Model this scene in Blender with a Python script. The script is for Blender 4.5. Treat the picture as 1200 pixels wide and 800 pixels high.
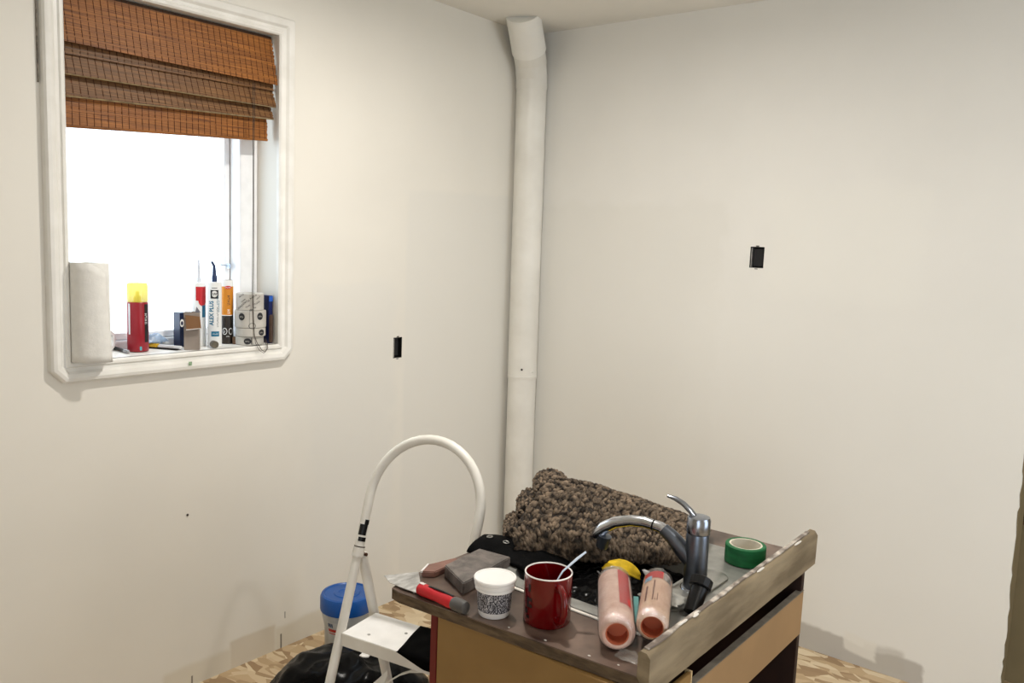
import bpy, bmesh, math, random
from mathutils import Vector, Matrix, noise
random.seed(7)
for o in list(bpy.data.objects): bpy.data.objects.remove(o)
scene = bpy.context.scene
COL = scene.collection
PI = math.pi

# ------------------------------------------------------------------ camera
cam_d = bpy.data.cameras.new('camera')
cam_d.sensor_width = 36.0
cam_d.lens = 982.5 * 36 / 1200
cam_d.clip_start = 0.02
cam = bpy.data.objects.new('camera', cam_d)
COL.objects.link(cam)
cam.matrix_world = Matrix(((0.78084246, -0.10659386, 0.61556705, 2.428),
                           (0.62348978, 0.07096074, -0.77860456, -3.131),
                           (0.03931337, 0.99176727, 0.12186934, 1.518),
                           (0, 0, 0, 1)))
scene.camera = cam

# ------------------------------------------------------------------ world, daylight portals, exposure
SKY = 3.5
world = bpy.data.worlds.new('overcast_sky')
scene.world = world
world.use_nodes = True
bg = world.node_tree.nodes['Background']
bg.inputs[0].default_value = (0.83, 0.915, 1.0, 1)
bg.inputs[1].default_value = SKY
scene.view_settings.view_transform = 'Standard'
scene.view_settings.look = 'None'
scene.view_settings.gamma = 1.0
scene.view_settings.use_curve_mapping = False
scene.view_settings.exposure = 0.0

def portal(name, loc, rot, sx, sy):
    d = bpy.data.lights.new(name, 'AREA')
    d.shape = 'RECTANGLE'; d.size = sx; d.size_y = sy
    d.cycles.is_portal = True
    o = bpy.data.objects.new(name, d); COL.objects.link(o)
    o.location = loc; o.rotation_euler = rot
portal('daylight_portal', (-0.235, -1.725, 1.62), (0, -PI / 2, 0), 1.2, 0.8)
portal('daylight_portal', (4.12, -1.05, 1.30), (0, PI / 2, 0), 1.8, 1.5)
portal('daylight_portal', (3.25, -5.02, 1.25), (PI / 2, 0, 0), 1.5, 2.0)  # covers the unseen opening added in the back wall

# ------------------------------------------------------------------ materials
MATS = {}
def _nodes(name):
    m = bpy.data.materials.new(name); m.use_nodes = True
    nt = m.node_tree
    return m, nt, nt.nodes['Principled BSDF']
def rgba(c): return (c[0], c[1], c[2], 1)
def srgb(r, g, b):
    f = lambda c: (c / 12.92 if c <= .04045 else ((c + .055) / 1.055) ** 2.4)
    return (f(r / 255), f(g / 255), f(b / 255))
def mat(name, col, rough=.5, metal=0, var=.10, scale=25, col2=None, bump=0, bscale=None,
        stretch=(1, 1, 1), trans=0, alpha=1, ior=1.45, detail=4, lo=.35, hi=.65, coat=0, transl=0, spec=.5, sheen=0):
    if name in MATS: return MATS[name]
    m, nt, p = _nodes(name)
    N = nt.nodes.new; L = nt.links.new
    tc = N('ShaderNodeTexCoord'); mp = N('ShaderNodeMapping'); mp.inputs['Scale'].default_value = stretch
    L(tc.outputs['Object'], mp.inputs[0])
    nz = N('ShaderNodeTexNoise'); nz.inputs['Scale'].default_value = scale; nz.inputs['Detail'].default_value = detail
    L(mp.outputs[0], nz.inputs[0])
    rp = N('ShaderNodeValToRGB')
    rp.color_ramp.elements[0].position = lo; rp.color_ramp.elements[1].position = hi
    rp.color_ramp.elements[0].color = rgba([c * (1 - var) for c in col])
    rp.color_ramp.elements[1].color = rgba(col2 if col2 else [min(1, c * (1 + var)) for c in col])
    L(nz.outputs[0], rp.inputs[0]); L(rp.outputs[0], p.inputs['Base Color'])
    p.inputs['Roughness'].default_value = rough; p.inputs['Metallic'].default_value = metal
    p.inputs['Transmission Weight'].default_value = trans; p.inputs['Alpha'].default_value = alpha
    p.inputs['IOR'].default_value = ior; p.inputs['Coat Weight'].default_value = coat
    p.inputs['Specular IOR Level'].default_value = spec; p.inputs['Sheen Weight'].default_value = sheen
    if bump:
        b = N('ShaderNodeBump'); b.inputs['Strength'].default_value = bump; b.inputs['Distance'].default_value = .004
        n2 = N('ShaderNodeTexNoise'); n2.inputs['Scale'].default_value = bscale or scale; n2.inputs['Detail'].default_value = 5
        L(mp.outputs[0], n2.inputs[0]); L(n2.outputs[0], b.inputs['Height']); L(b.outputs[0], p.inputs['Normal'])
    if transl:
        t = N('ShaderNodeBsdfTranslucent'); L(rp.outputs[0], t.inputs[0])
        mx = N('ShaderNodeMixShader'); mx.inputs[0].default_value = transl
        L(p.outputs[0], mx.inputs[1]); L(t.outputs[0], mx.inputs[2])
        L(mx.outputs[0], nt.nodes['Material Output'].inputs[0])
    MATS[name] = m
    return m

def film_mat(name, tint, gloss=.12, rough=.08):
    """thin clear plastic or window glass: mostly see-through with a glossy share"""
    m, nt, p = _nodes(name)
    N = nt.nodes.new; L = nt.links.new
    t = N('ShaderNodeBsdfTransparent'); t.inputs[0].default_value = rgba(tint)
    g = N('ShaderNodeBsdfGlossy'); g.inputs['Roughness'].default_value = rough
    nz = N('ShaderNodeTexNoise'); nz.inputs['Scale'].default_value = 60
    b = N('ShaderNodeBump'); b.inputs['Strength'].default_value = .0 if gloss < .06 else .5; b.inputs['Distance'].default_value = .003
    L(nz.outputs[0], b.inputs['Height']); L(b.outputs[0], g.inputs['Normal'])
    mx = N('ShaderNodeMixShader'); mx.inputs[0].default_value = gloss
    L(t.outputs[0], mx.inputs[1]); L(g.outputs[0], mx.inputs[2]); L(mx.outputs[0], nt.nodes['Material Output'].inputs[0])
    return m

def wall_mat(name, base, axis, patches, bands):
    """painted drywall. patches: (a0,a1,z0,z1,colour,strength,softness); coordinates along the wall and up"""
    m, nt, p = _nodes(name)
    N = nt.nodes.new; L = nt.links.new
    def math_(op, a, b=None, clamp=False):
        n = N('ShaderNodeMath'); n.operation = op; n.use_clamp = clamp
        for i, v in enumerate((a, b)):
            if v is None: continue
            if isinstance(v, (int, float)): n.inputs[i].default_value = v
            else: L(v, n.inputs[i])
        return n.outputs[0]
    tc = N('ShaderNodeTexCoord')
    sep = N('ShaderNodeSeparateXYZ'); L(tc.outputs['Object'], sep.inputs[0])
    def nz(scale, detail=4, stretch=None):
        n = N('ShaderNodeTexNoise'); n.inputs['Scale'].default_value = scale; n.inputs['Detail'].default_value = detail
        if stretch:
            mp = N('ShaderNodeMapping'); mp.inputs['Scale'].default_value = stretch
            L(tc.outputs['Object'], mp.inputs[0]); L(mp.outputs[0], n.inputs[0])
        else: L(tc.outputs['Object'], n.inputs[0])
        return n.outputs[0]
    wob = math_('MULTIPLY', math_('SUBTRACT', nz(9), .5), .16)
    wob2 = math_('MULTIPLY', math_('SUBTRACT', nz(5), .5), .16)
    A = sep.outputs[axis]; Z = sep.outputs[2]
    def ramp(x, a, soft):   # 0 below a, 1 above
        r = N('ShaderNodeMapRange'); r.interpolation_type = 'SMOOTHSTEP'
        L(x, r.inputs[0]); r.inputs[1].default_value = a - soft; r.inputs[2].default_value = a + soft
        return r.outputs[0]
    def mask(a0, a1, z0, z1, soft, wobble):
        a = math_('ADD', A, math_('MULTIPLY', wob, wobble)); z = math_('ADD', Z, math_('MULTIPLY', wob2, wobble))
        inv = lambda v: math_('SUBTRACT', 1., v)
        return math_('MULTIPLY', math_('MULTIPLY', ramp(a, a0, soft), inv(ramp(a, a1, soft))),
                     math_('MULTIPLY', ramp(z, z0, soft), inv(ramp(z, z1, soft))))
    rp = N('ShaderNodeValToRGB')
    rp.color_ramp.elements[0].position = .3; rp.color_ramp.elements[1].position = .7
    rp.color_ramp.elements[0].color = rgba([c * .965 for c in base]); rp.color_ramp.elements[1].color = rgba([min(1, c * 1.02) for c in base])
    L(nz(2.2, 6), rp.inputs[0])
    col = rp.outputs[0]
    for (a0, a1, z0, z1, c, s, soft, wb) in patches + bands:
        mk = math_('MULTIPLY', mask(a0, a1, z0, z1, soft, wb), s)
        mx = N('ShaderNodeMix'); mx.data_type = 'RGBA'
        L(mk, mx.inputs[0]); L(col, mx.inputs[6]); mx.inputs[7].default_value = rgba(c)
        col = mx.outputs[2]
    L(col, p.inputs['Base Color'])
    p.inputs['Roughness'].default_value = .55
    p.inputs['Specular IOR Level'].default_value = .3
    b = N('ShaderNodeBump'); b.inputs['Strength'].default_value = .12; b.inputs['Distance'].default_value = .004
    L(nz(14, 6), b.inputs['Height']); L(b.outputs[0], p.inputs['Normal'])
    return m

def osb_mat():
    m, nt, p = _nodes('osb_subfloor')
    N = nt.nodes.new; L = nt.links.new
    tc = N('ShaderNodeTexCoord')
    nd = N('ShaderNodeTexNoise'); nd.inputs['Scale'].default_value = 6
    L(tc.outputs['Object'], nd.inputs[0])
    def layer(rot, sc):
        mp = N('ShaderNodeMapping'); mp.inputs['Rotation'].default_value = (0, 0, rot); mp.inputs['Scale'].default_value = sc
        ad = N('ShaderNodeMix'); ad.data_type = 'VECTOR'; ad.inputs[0].default_value = .06
        L(tc.outputs['Object'], ad.inputs[4]); L(nd.outputs['Color'], ad.inputs[5]); L(ad.outputs[1], mp.inputs[0])
        v = N('ShaderNodeTexVoronoi'); v.inputs['Scale'].default_value = 1; v.inputs['Randomness'].default_value = 1
        L(mp.outputs[0], v.inputs[0])
        s = N('ShaderNodeSeparateColor'); L(v.outputs['Color'], s.inputs[0])
        return s.outputs[0], v.outputs['Distance']
    a, d1 = layer(.4, (14, 34, 1)); b, d2 = layer(1.7, (13, 32, 1)); c, d3 = layer(2.6, (14, 22, 1))
    sel = N('ShaderNodeMath'); sel.operation = 'GREATER_THAN'; L(c, sel.inputs[0]); sel.inputs[1].default_value = .5
    mx = N('ShaderNodeMix'); L(sel.outputs[0], mx.inputs[0]); L(a, mx.inputs[2]); L(b, mx.inputs[3])
    rp = N('ShaderNodeValToRGB'); e = rp.color_ramp.elements
    e[0].color = rgba(srgb(152, 124, 92)); e[1].color = rgba(srgb(224, 206, 174))
    k = rp.color_ramp.elements.new(.5); k.color = rgba(srgb(194, 168, 132))
    L(mx.outputs[0], rp.inputs[0]); L(rp.outputs[0], p.inputs['Base Color'])
    p.inputs['Roughness'].default_value = .75
    bm_ = N('ShaderNodeBump'); bm_.inputs['Strength'].default_value = .35; bm_.inputs['Distance'].default_value = .003
    L(mx.outputs[0], bm_.inputs['Height']); L(bm_.outputs[0], p.inputs['Normal'])
    return m

def emit_mat(name, col, s):
    m, nt, p = _nodes(name)
    p.inputs['Emission Color'].default_value = rgba(col); p.inputs['Emission Strength'].default_value = s
    p.inputs['Base Color'].default_value = rgba(col)
    return m

# ------------------------------------------------------------------ mesh builder
ORG = {}
class MB:
    def __init__(s): s.v = []; s.f = []
    def add(s, vs, fs):
        k = len(s.v); s.v += [Vector(v) for v in vs]; s.f += [tuple(i + k for i in f) for f in fs]; return s
    def box(s, x0, x1, y0, y1, z0, z1):
        return s.add([(x, y, z) for z in (z0, z1) for y in (y0, y1) for x in (x0, x1)],
                     [(0, 2, 3, 1), (4, 5, 7, 6), (0, 1, 5, 4), (2, 6, 7, 3), (0, 4, 6, 2), (1, 3, 7, 5)])
    def bar(s, p0, p1, w, h, up=(0, 0, 1)):
        p0 = Vector(p0); p1 = Vector(p1); d = (p1 - p0).normalized(); up = Vector(up)
        a = d.cross(up).normalized() * w / 2; b = a.cross(d).normalized() * h / 2
        vs = [p + sa * a + sb * b for p in (p0, p1) for sb in (-1, 1) for sa in (-1, 1)]
        return s.add(vs, [(0, 2, 3, 1), (4, 5, 7, 6), (0, 1, 5, 4), (2, 6, 7, 3), (0, 4, 6, 2), (1, 3, 7, 5)])
    def prism(s, poly, vec):
        n = len(poly); vec = Vector(vec); P = [Vector(p) for p in poly]
        return s.add(P + [p + vec for p in P], [tuple(range(n)), tuple(range(2 * n - 1, n - 1, -1))] + [(i, i + n, (i + 1) % n + n, (i + 1) % n) for i in range(n)])
    def rings(s, rings, closed=True, cap=True):
        n = len(rings[0]); k = len(s.v)
        for r in rings: s.v += [Vector(p) for p in r]
        for i in range(len(rings) - 1):
            for j in range(n if closed else n - 1):
                a = k + i * n + j; b = k + i * n + (j + 1) % n
                s.f.append((a, b, b + n, a + n))
        if cap and closed:
            s.f.append(tuple(k + j for j in range(n))[::-1]); e = k + (len(rings) - 1) * n
            s.f.append(tuple(e + j for j in range(n)))
        return s
    def cyl(s, p0, p1, r0, r1=None, n=24, cap=True):
        return s.tube([p0, p1], [r0, r1 if r1 is not None else r0], n, cap)
    def tube(s, path, r, n=12, cap=True, flat=1.0):
        P = [Vector(p) for p in path]
        R = r if isinstance(r, (list, tuple)) else [r] * len(P)
        rs = []; prev = None
        for i, p in enumerate(P):
            d = ((P[min(i + 1, len(P) - 1)] - P[max(i - 1, 0)])).normalized()
            if prev is None:
                a = d.orthogonal().normalized() if abs(d.z) > .95 else d.cross(Vector((0, 0, 1))).normalized()
            else: a = (prev - d * prev.dot(d)).normalized()
            prev = a; b = d.cross(a)
            rs.append([p + a * R[i] * math.cos(t) + b * R[i] * flat * math.sin(t) for t in (2 * PI * j / n for j in range(n))])
        return s.rings(rs, True, cap)
    def lathe(s, c, prof, n=32, M=None, cap=False):
        c = Vector(c); M = M or Matrix.Identity(3)
        return s.rings([[c + M @ Vector((r * math.cos(t), r * math.sin(t), z)) for t in (2 * PI * j / n for j in range(n))] for r, z in prof], True, cap)
    def grid(s, fn, nu, nv, thick=None):
        k = len(s.v)
        for i in range(nu + 1):
            for j in range(nv + 1): s.v.append(Vector(fn(i / nu, j / nv)))
        for i in range(nu):
            for j in range(nv):
                a = k + i * (nv + 1) + j; s.f.append((a, a + nv + 1, a + nv + 2, a + 1))
        return s
    def blob(s, c, ax, ay, az, nu=8, nv=5):
        c = Vector(c); ax, ay, az = Vector(ax), Vector(ay), Vector(az)
        rs = []
        for i in range(nv + 1):
            t = PI * (i + .0) / nv; t = min(max(t, .12), PI - .12)
            rs.append([c + az * math.cos(t) + (ax * math.cos(u) + ay * math.sin(u)) * math.sin(t) for u in (2 * PI * j / nu for j in range(nu))])
        return s.rings(rs, True, True)
    def xf(s, M):
        s.v = [M @ v for v in s.v]; return s
    def build(s, name, m, parent=None, origin=(0, 0, 0), smooth=True, bevel=0, solid=0, angle=40, seg=2, subsurf=0):
        org = ORG[parent] if parent else Vector(origin)
        me = bpy.data.meshes.new(name)
        me.from_pydata([v - org for v in s.v], [], s.f)
        bm = bmesh.new(); bm.from_mesh(me)
        bmesh.ops.recalc_face_normals(bm, faces=bm.faces)
        if bevel:
            es = [e for e in bm.edges if len(e.link_faces) == 2 and e.calc_face_angle(0) > .5]
            bmesh.ops.bevel(bm, geom=es, offset=bevel, segments=seg, affect='EDGES', clamp_overlap=True)
        bm.to_mesh(me); bm.free()
        if smooth:
            me.polygons.foreach_set('use_smooth', [True] * len(me.polygons))
            me.set_sharp_from_angle(angle=math.radians(angle))
        me.materials.append(m)
        o = bpy.data.objects.new(name, me); COL.objects.link(o)
        if parent: o.parent = parent
        else: o.location = org
        ORG[o] = org
        if solid:
            md = o.modifiers.new('thickness', 'SOLIDIFY'); md.thickness = solid; md.offset = 0
        if subsurf:
            md = o.modifiers.new('smooth', 'SUBSURF'); md.levels = subsurf; md.render_levels = subsurf
        return o

def tag(o, label, cat, group=None):
    o['label'] = label; o['category'] = cat
    if group: o['group'] = group
    return o
def thing(name, label, cat, loc, group=None):
    o = bpy.data.objects.new(name, None); COL.objects.link(o)
    o.location = loc; o.empty_display_size = .05
    ORG[o] = Vector(loc)
    return tag(o, label, cat, group)
def struct(o):
    o['kind'] = 'structure'; return o
def stuff(o):
    o['kind'] = 'stuff'; return o

_txt = {}
def text_geo(s, size):
    """flat outline mesh of a string, centred: (list of (u,v), faces)"""
    cu = bpy.data.curves.new('lettering', 'FONT'); cu.body = s; cu.size = size; cu.align_x = 'CENTER'; cu.align_y = 'CENTER'
    cu.resolution_u = 2; cu.offset = size * .03
    o = bpy.data.objects.new('lettering', cu); COL.objects.link(o)
    dg = bpy.context.evaluated_depsgraph_get(); me = o.evaluated_get(dg).to_mesh()
    vs = [(v.co.x, v.co.y) for v in me.vertices]; fs = [tuple(p.vertices) for p in me.polygons]
    o.evaluated_get(dg).to_mesh_clear(); bpy.data.objects.remove(o); bpy.data.curves.remove(cu)
    bm = bmesh.new(); bv = [bm.verts.new((x, y, 0)) for x, y in vs]
    for f in fs:
        try: bm.faces.new([bv[i] for i in f])
        except ValueError: pass
    for ax in (0, 1):      # slice the letters so that they bend round a tube
        vals = [v[ax] for v in vs]; t = min(vals) + .0025
        while t < max(vals):
            nrm = (1, 0, 0) if ax == 0 else (0, 1, 0)
            bmesh.ops.bisect_plane(bm, geom=bm.verts[:] + bm.edges[:] + bm.faces[:], plane_co=(t if ax == 0 else 0, t if ax else 0, 0), plane_no=nrm)
            t += .0025
    bm.verts.index_update()
    vs = [(v.co.x, v.co.y) for v in bm.verts]; fs = [tuple(v.index for v in f.verts) for f in bm.faces]; bm.free()
    return vs, fs
def on_cyl(c, r, a0, z0):
    return lambda u, v: (c[0] + r * math.cos(a0 + u / r), c[1] + r * math.sin(a0 + u / r), z0 + v)
def on_plane(o, ux, uy):
    o, ux, uy = Vector(o), Vector(ux), Vector(uy)
    return lambda u, v: o + ux * u + uy * v
def put_text(mb, s, size, fn, vertical=False, sx=1.0):
    vs, fs = text_geo(s, size)
    return mb.add([fn(-v, u * sx) if vertical else fn(u * sx, v) for u, v in vs], fs)
def put_marks(mb, n, size, fn, vertical=False, seed=1):
    """a row of small strokes: print too small to read in the photograph"""
    rr = random.Random(seed); u = -n * size * .36
    for i in range(n):
        w = size * rr.uniform(.40, .62); parts = [(0, .2, 0, 1), (.2, 1, rr.choice((0, .4, .75)), 0), (.75, 1, 0, rr.choice((.5, 1)))]
        for a, b, c, d in parts:
            d = d if d else c + .22
            p, q, lo_, hi_ = u + w * a, u + w * b, size * (c - .5) * .72, size * (d - .5) * .72
            g = (lambda x, y: fn(-y, x)) if vertical else fn
            mb.add([g(p, lo_), g(q, lo_), g(q, hi_), g(p, hi_)], [(0, 1, 2, 3)])
        u += size * .72
    return mb
def put_rect(mb, fn, u0, u1, v0, v1, nu=6):
    k = len(mb.v)
    for i in range(nu + 1):
        u = u0 + (u1 - u0) * i / nu
        mb.v += [Vector(fn(u, v0)), Vector(fn(u, v1))]
    for i in range(nu): mb.f.append((k + 2 * i, k + 2 * i + 2, k + 2 * i + 3, k + 2 * i + 1))
    return mb
def put_oval(mb, fn, cu, cv, ru, rv, n=20, inner=0):
    k = len(mb.v)
    if inner:
        for t in range(n):
            a = 2 * PI * t / n
            mb.v += [Vector(fn(cu + ru * math.cos(a), cv + rv * math.sin(a))), Vector(fn(cu + ru * inner * math.cos(a), cv + rv * inner * math.sin(a)))]
        for t in range(n):
            a = k + 2 * t; b = k + 2 * ((t + 1) % n); mb.f.append((a, b, b + 1, a + 1))
    else:
        m_ = n // 2
        for t in range(m_ + 1):
            a = PI - PI * t / m_
            mb.v += [Vector(fn(cu + ru * math.cos(a), cv - rv * math.sin(a))), Vector(fn(cu + ru * math.cos(a), cv + rv * math.sin(a)))]
        for t in range(m_): mb.f.append((k + 2 * t, k + 2 * t + 2, k + 2 * t + 3, k + 2 * t + 1))
    return mb

def slab_with_holes(axis, t0, t1, a0, a1, z0, z1, holes):
    """wall slab between t0..t1 in thickness with rectangular openings (a0,a1,z0,z1)"""
    As = sorted({a0, a1, *[h[0] for h in holes], *[h[1] for h in holes]})
    Zs = sorted({z0, z1, *[h[2] for h in holes], *[h[3] for h in holes]})
    mb = MB()
    def solid(i, j):
        if i < 0 or j < 0 or i >= len(As) - 1 or j >= len(Zs) - 1: return False
        ca = (As[i] + As[i + 1]) / 2; cz = (Zs[j] + Zs[j + 1]) / 2
        return not any(h[0] < ca < h[1] and h[2] < cz < h[3] for h in holes)
    P = (lambda t, a, z: (t, a, z)) if axis == 0 else (lambda t, a, z: (a, t, z))
    q = lambda *p: mb.add(p, [(0, 1, 2, 3)])
    for i in range(len(As) - 1):
        for j in range(len(Zs) - 1):
            if not solid(i, j): continue
            A0, A1, Z0, Z1 = As[i], As[i + 1], Zs[j], Zs[j + 1]
            for t in (t0, t1): q(P(t, A0, Z0), P(t, A1, Z0), P(t, A1, Z1), P(t, A0, Z1))
            if not solid(i - 1, j): q(P(t0, A0, Z0), P(t1, A0, Z0), P(t1, A0, Z1), P(t0, A0, Z1))
            if not solid(i + 1, j): q(P(t0, A1, Z0), P(t1, A1, Z0), P(t1, A1, Z1), P(t0, A1, Z1))
            if not solid(i, j - 1): q(P(t0, A0, Z0), P(t1, A0, Z0), P(t1, A1, Z0), P(t0, A1, Z0))
            if not solid(i, j + 1): q(P(t0, A0, Z1), P(t1, A0, Z1), P(t1, A1, Z1), P(t0, A1, Z1))
    bm = bmesh.new()
    vv = [bm.verts.new(v) for v in mb.v]
    for f in mb.f: bm.faces.new([vv[k] for k in f])
    bmesh.ops.remove_doubles(bm, verts=bm.verts, dist=1e-5)
    bm.verts.index_update()
    out = MB(); out.v = [v.co.copy() for v in bm.verts]; out.f = [tuple(v.index for v in f.verts) for f in bm.faces]
    bm.free(); return out

# ------------------------------------------------------------------ colours
CREAM = (.81, .78, .71)
m_wl = wall_mat('paint_left_wall', CREAM, 1, [
    (-.76, .3, -.5, 1.70, (.765, .745, .69), .7, .015, .25),
    (-1.22, -.82, -.5, 1.33, (.77, .752, .70), .6, .03, .8),
    (-1.30, -.86, .55, 1.18, (.74, .722, .668), .35, .08, 1.5)],
    [(-1.80, -1.56, -.1, .075, (.68, .62, .50), .6, .012, .25), (-1.56, -1.38, -.1, .10, (.62, .54, .42), .65, .008, .2),
     (-1.38, -1.12, -.1, .085, (.66, .60, .48), .6, .012, .3),
     (-1.353, -1.347, -.1, .055, (.06, .05, .04), .9, .002, .03), (-1.335, -1.331, .11, .135, (.1, .09, .07), .8, .002, .05), (-1.705, -1.70, -.1, .035, (.06, .05, .04), .9, .002, .03)])
m_wr = wall_mat('cool_lit_right_wall', (.82, .803, .757), 0, [  # same paint as the left wall, cool daylight put into its base colour
    (-.2, 1.00, -.5, 1.69, (.765, .748, .692), .5, .03, 1.2),
    (1.02, 2.3, -.5, 1.40, (.79, .775, .725), .5, .10, 1.0),
    (1.18, 1.72, 1.34, 1.75, (.84, .825, .765), .5, .05, .9),
    (.85, 1.35, .75, 1.30, (.825, .81, .76), .5, .12, 1.5)],
    [(1.20, 1.86, -.1, .085, (.40, .37, .33), .75, .008, .5), (1.66, 1.80, .02, .11, (.48, .45, .40), .6, .012, .5),
     (1.58, 1.70, .045, .12, (.80, .77, .70), .8, .008, .5)])
m_ceil = mat('ceiling_paint', (.79, .765, .705), .8, var=.02, scale=3, bump=.06, bscale=60)
m_room = mat('rest_of_room_paint', srgb(208, 198, 180), .7, var=.05, scale=3)
m_shade = mat('shaded_hall_wall', srgb(128, 114, 84), .7, var=.06, scale=6, bump=.1)  # dark tan, the shade at the hall end put into the colour
m_trim = mat('old_white_gloss_paint', (.83, .81, .755), .35, var=.05, scale=14, col2=(.86, .845, .80), bump=.15, bscale=40)
m_vinyl = mat('white_vinyl', (.86, .87, .88), .35, var=.03)
m_floor = osb_mat()
m_black_hole = mat('near_black_metal_box', (.012, .011, .010), .5, metal=.3, var=.4, scale=80)  # near-black metal of the open outlet boxes
m_galv = mat('galvanised_edge', (.45, .44, .42), .4, metal=.8, var=.2, scale=80)
m_duct = mat('painted_duct', (.79, .765, .70), .4, var=.06, scale=6, col2=(.83, .81, .75), bump=.08, bscale=14)
m_duct2 = mat('painted_duct_bright', (.86, .845, .79), .4, var=.03, scale=8, bump=.1, bscale=20)

# ------------------------------------------------------------------ room shell
WY0, WY1, WZ0, WZ1 = -2.072, -1.376, 1.122, 2.156
OL = (-.822, -.775, 1.024, 1.107)     # outlet opening in left wall (y, z)
OR = (1.112, 1.168, 1.442, 1.523)     # outlet opening in right wall (x, z)
struct(slab_with_holes(0, -.22, 0, -5.0, .0, 0, 2.44, [(WY0, WY1, WZ0, WZ1), OL]).build('wall_left', m_wl, smooth=False))
wr = slab_with_holes(1, 0, .14, -.22, 2.081, 0, 2.44, [OR])
struct(wr.build('wall_right', m_wr, smooth=False))
# torn plaster along the free end of the right wall
rag = MB()
random.seed(3)
zs = [0]
while zs[-1] < 2.44: zs.append(min(2.44, zs[-1] + random.uniform(.015, .05)))
prof = [(2.080, 0, 0)] + [(2.0855 + random.uniform(0, .006) + (.012 - .012 * min(1, z / .9)), 0, z) for z in zs] + [(2.080, 0, 2.44)]
rag.prism([(p[0], 0.0002, p[2]) for p in prof], (0, .012, 0))
struct(rag.build('trim_1', m_wr, smooth=False))
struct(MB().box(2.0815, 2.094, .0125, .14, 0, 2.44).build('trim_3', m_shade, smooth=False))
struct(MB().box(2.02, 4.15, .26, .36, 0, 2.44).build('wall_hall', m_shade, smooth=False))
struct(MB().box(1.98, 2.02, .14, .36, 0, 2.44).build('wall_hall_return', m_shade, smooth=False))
struct(slab_with_holes(0, 4.1, 4.2, -5.0, .36, 0, 2.44, [(-1.8, -.3, .4, 2.2)]).build('wall_far_side', m_room, smooth=False))
struct(slab_with_holes(1, -5.1, -5.0, -.22, 4.2, 0, 2.44, [(2.5, 4.0, .25, 2.25)]).build('wall_back', m_room, smooth=False))  # unseen opening added here to bring daylight onto the right wall
struct(MB().box(-.22, 4.2, -5.1, .36, -.1, 0).build('floor', m_floor, smooth=False))
struct(MB().box(-.22, 4.2, -5.1, .36, 2.44, 2.54).build('ceiling', m_ceil, smooth=False))

# ------------------------------------------------------------------ window on the left wall
win = MB(); win.box(-.2, -.185, WY0 + .06, WY1 - .06, WZ0 + .05, WZ1 - .06)
w1 = bpy.data.objects.new('window_1', None); COL.objects.link(w1); w1.location = (-.15, -1.72, WZ0); ORG[w1] = Vector(w1.location); struct(w1)
fr = MB()
FX0, FX1 = -.215, -.112
fr.box(FX0, FX1, WY1 - .070, WY1, WZ0, WZ1); fr.box(FX0, FX1, WY0, WY0 + .05, WZ0, WZ1)
fr.box(FX0, FX1, WY0 + .05, WY1 - .07, WZ1 - .06, WZ1); fr.box(FX0, -.15, WY0 + .05, WY1 - .07, WZ0, WZ0 + .028)
fr.build('window_frame', m_vinyl, w1, smooth=False, bevel=.003)
sa = MB(); y0, y1, z0, z1 = WY0 + .052, WY1 - .072, WZ0 + .03, WZ1 - .062
for b in ((y0, y0 + .02, z0, z1), (y1 - .02, y1, z0, z1), (y0 + .02, y1 - .02, z0, z0 + .02), (y0 + .02, y1 - .02, z1 - .02, z1)):
    sa.box(-.205, -.17, *b)
sa.build('sash', m_vinyl, w1, smooth=False, bevel=.002)
m_glass = film_mat('window_glass', (.97, .99, 1.0), .04, .0)
MB().box(-.192, -.188, y0 + .015, y1 - .015, z0 + .015, z1 - .015).build('pane', m_glass, w1, smooth=False)
lt = MB(); lt.bar((-.168, y1 - .012, 1.385), (-.15, y1 - .012, 1.385), .006, .016); lt.bar((-.152, y1 - .012, 1.385), (-.150, y1 - .050, 1.390), .005, .004); lt.bar((-.152, y1 - .012, 1.385), (-.152, y1 - .012, 1.362), .005, .004)
lt.build('latch', mat('pale_blue_steel', (.45, .55, .68), .3, metal=.5), w1, bevel=.001)
MB().box(-.185, .012, WY0 + .001, WY1 - .001, WZ0 - .02, WZ0 + .002).build('window_sill', m_trim, w1, smooth=False, bevel=.003)

# casing swept round the opening with clipped corners
def casing():
    CI = .028   # corner clip of inner edge
    prof = [(.000, 0), (.000, .012), (.005, .017), (.013, .018), (.017, .013), (.026, .014), (.033, .022), (.044, .026), (.053, .024), (.058, .018), (.060, 0)]
    yi0, yi1, zi0, zi1 = WY0 + .003, WY1 - .003, WZ0 + .002, WZ1 - .002
    mb = MB()
    def loop(off):
        c = max(.001, off * .62) if off > .02 else .0015
        a0, a1, b0, b1 = yi0 - off, yi1 + off, zi0 - off, zi1 + off
        t = .001 + c * .10
        return [(a0 + c, b0), (a1 - c, b0), (a1, b0 + c), (a1, b1 - t), (a1 - t, b1), (a0 + t, b1), (a0, b1 - t), (a0, b0 + c)]
    L_ = [[(h, y, z) for y, z in loop(o)] for o, h in prof]
    mb.rings(L_, True, False)
    return mb
cs = struct(casing().build('trim_2', m_trim, angle=25))
# dark strip coloured as the shade behind the lifted casing, green pencil marks
MB().add([(.0275, -1.722, 1.083), (.0275, -1.711, 1.083), (.0275, -1.711, 1.095), (.0275, -1.722, 1.095)], [(0, 1, 2, 3)]).build('paint_mark', mat('green_mark', (.25, .36, .22), .7, var=.3, scale=200), cs, smooth=False)

MB().box(.0002, .005, -2.1355, -2.1325, 1.88, 2.15).build('gap_shade_strip', mat('gap_shade', (.22, .20, .17), .9, var=.5, scale=60), cs, smooth=False)

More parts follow.
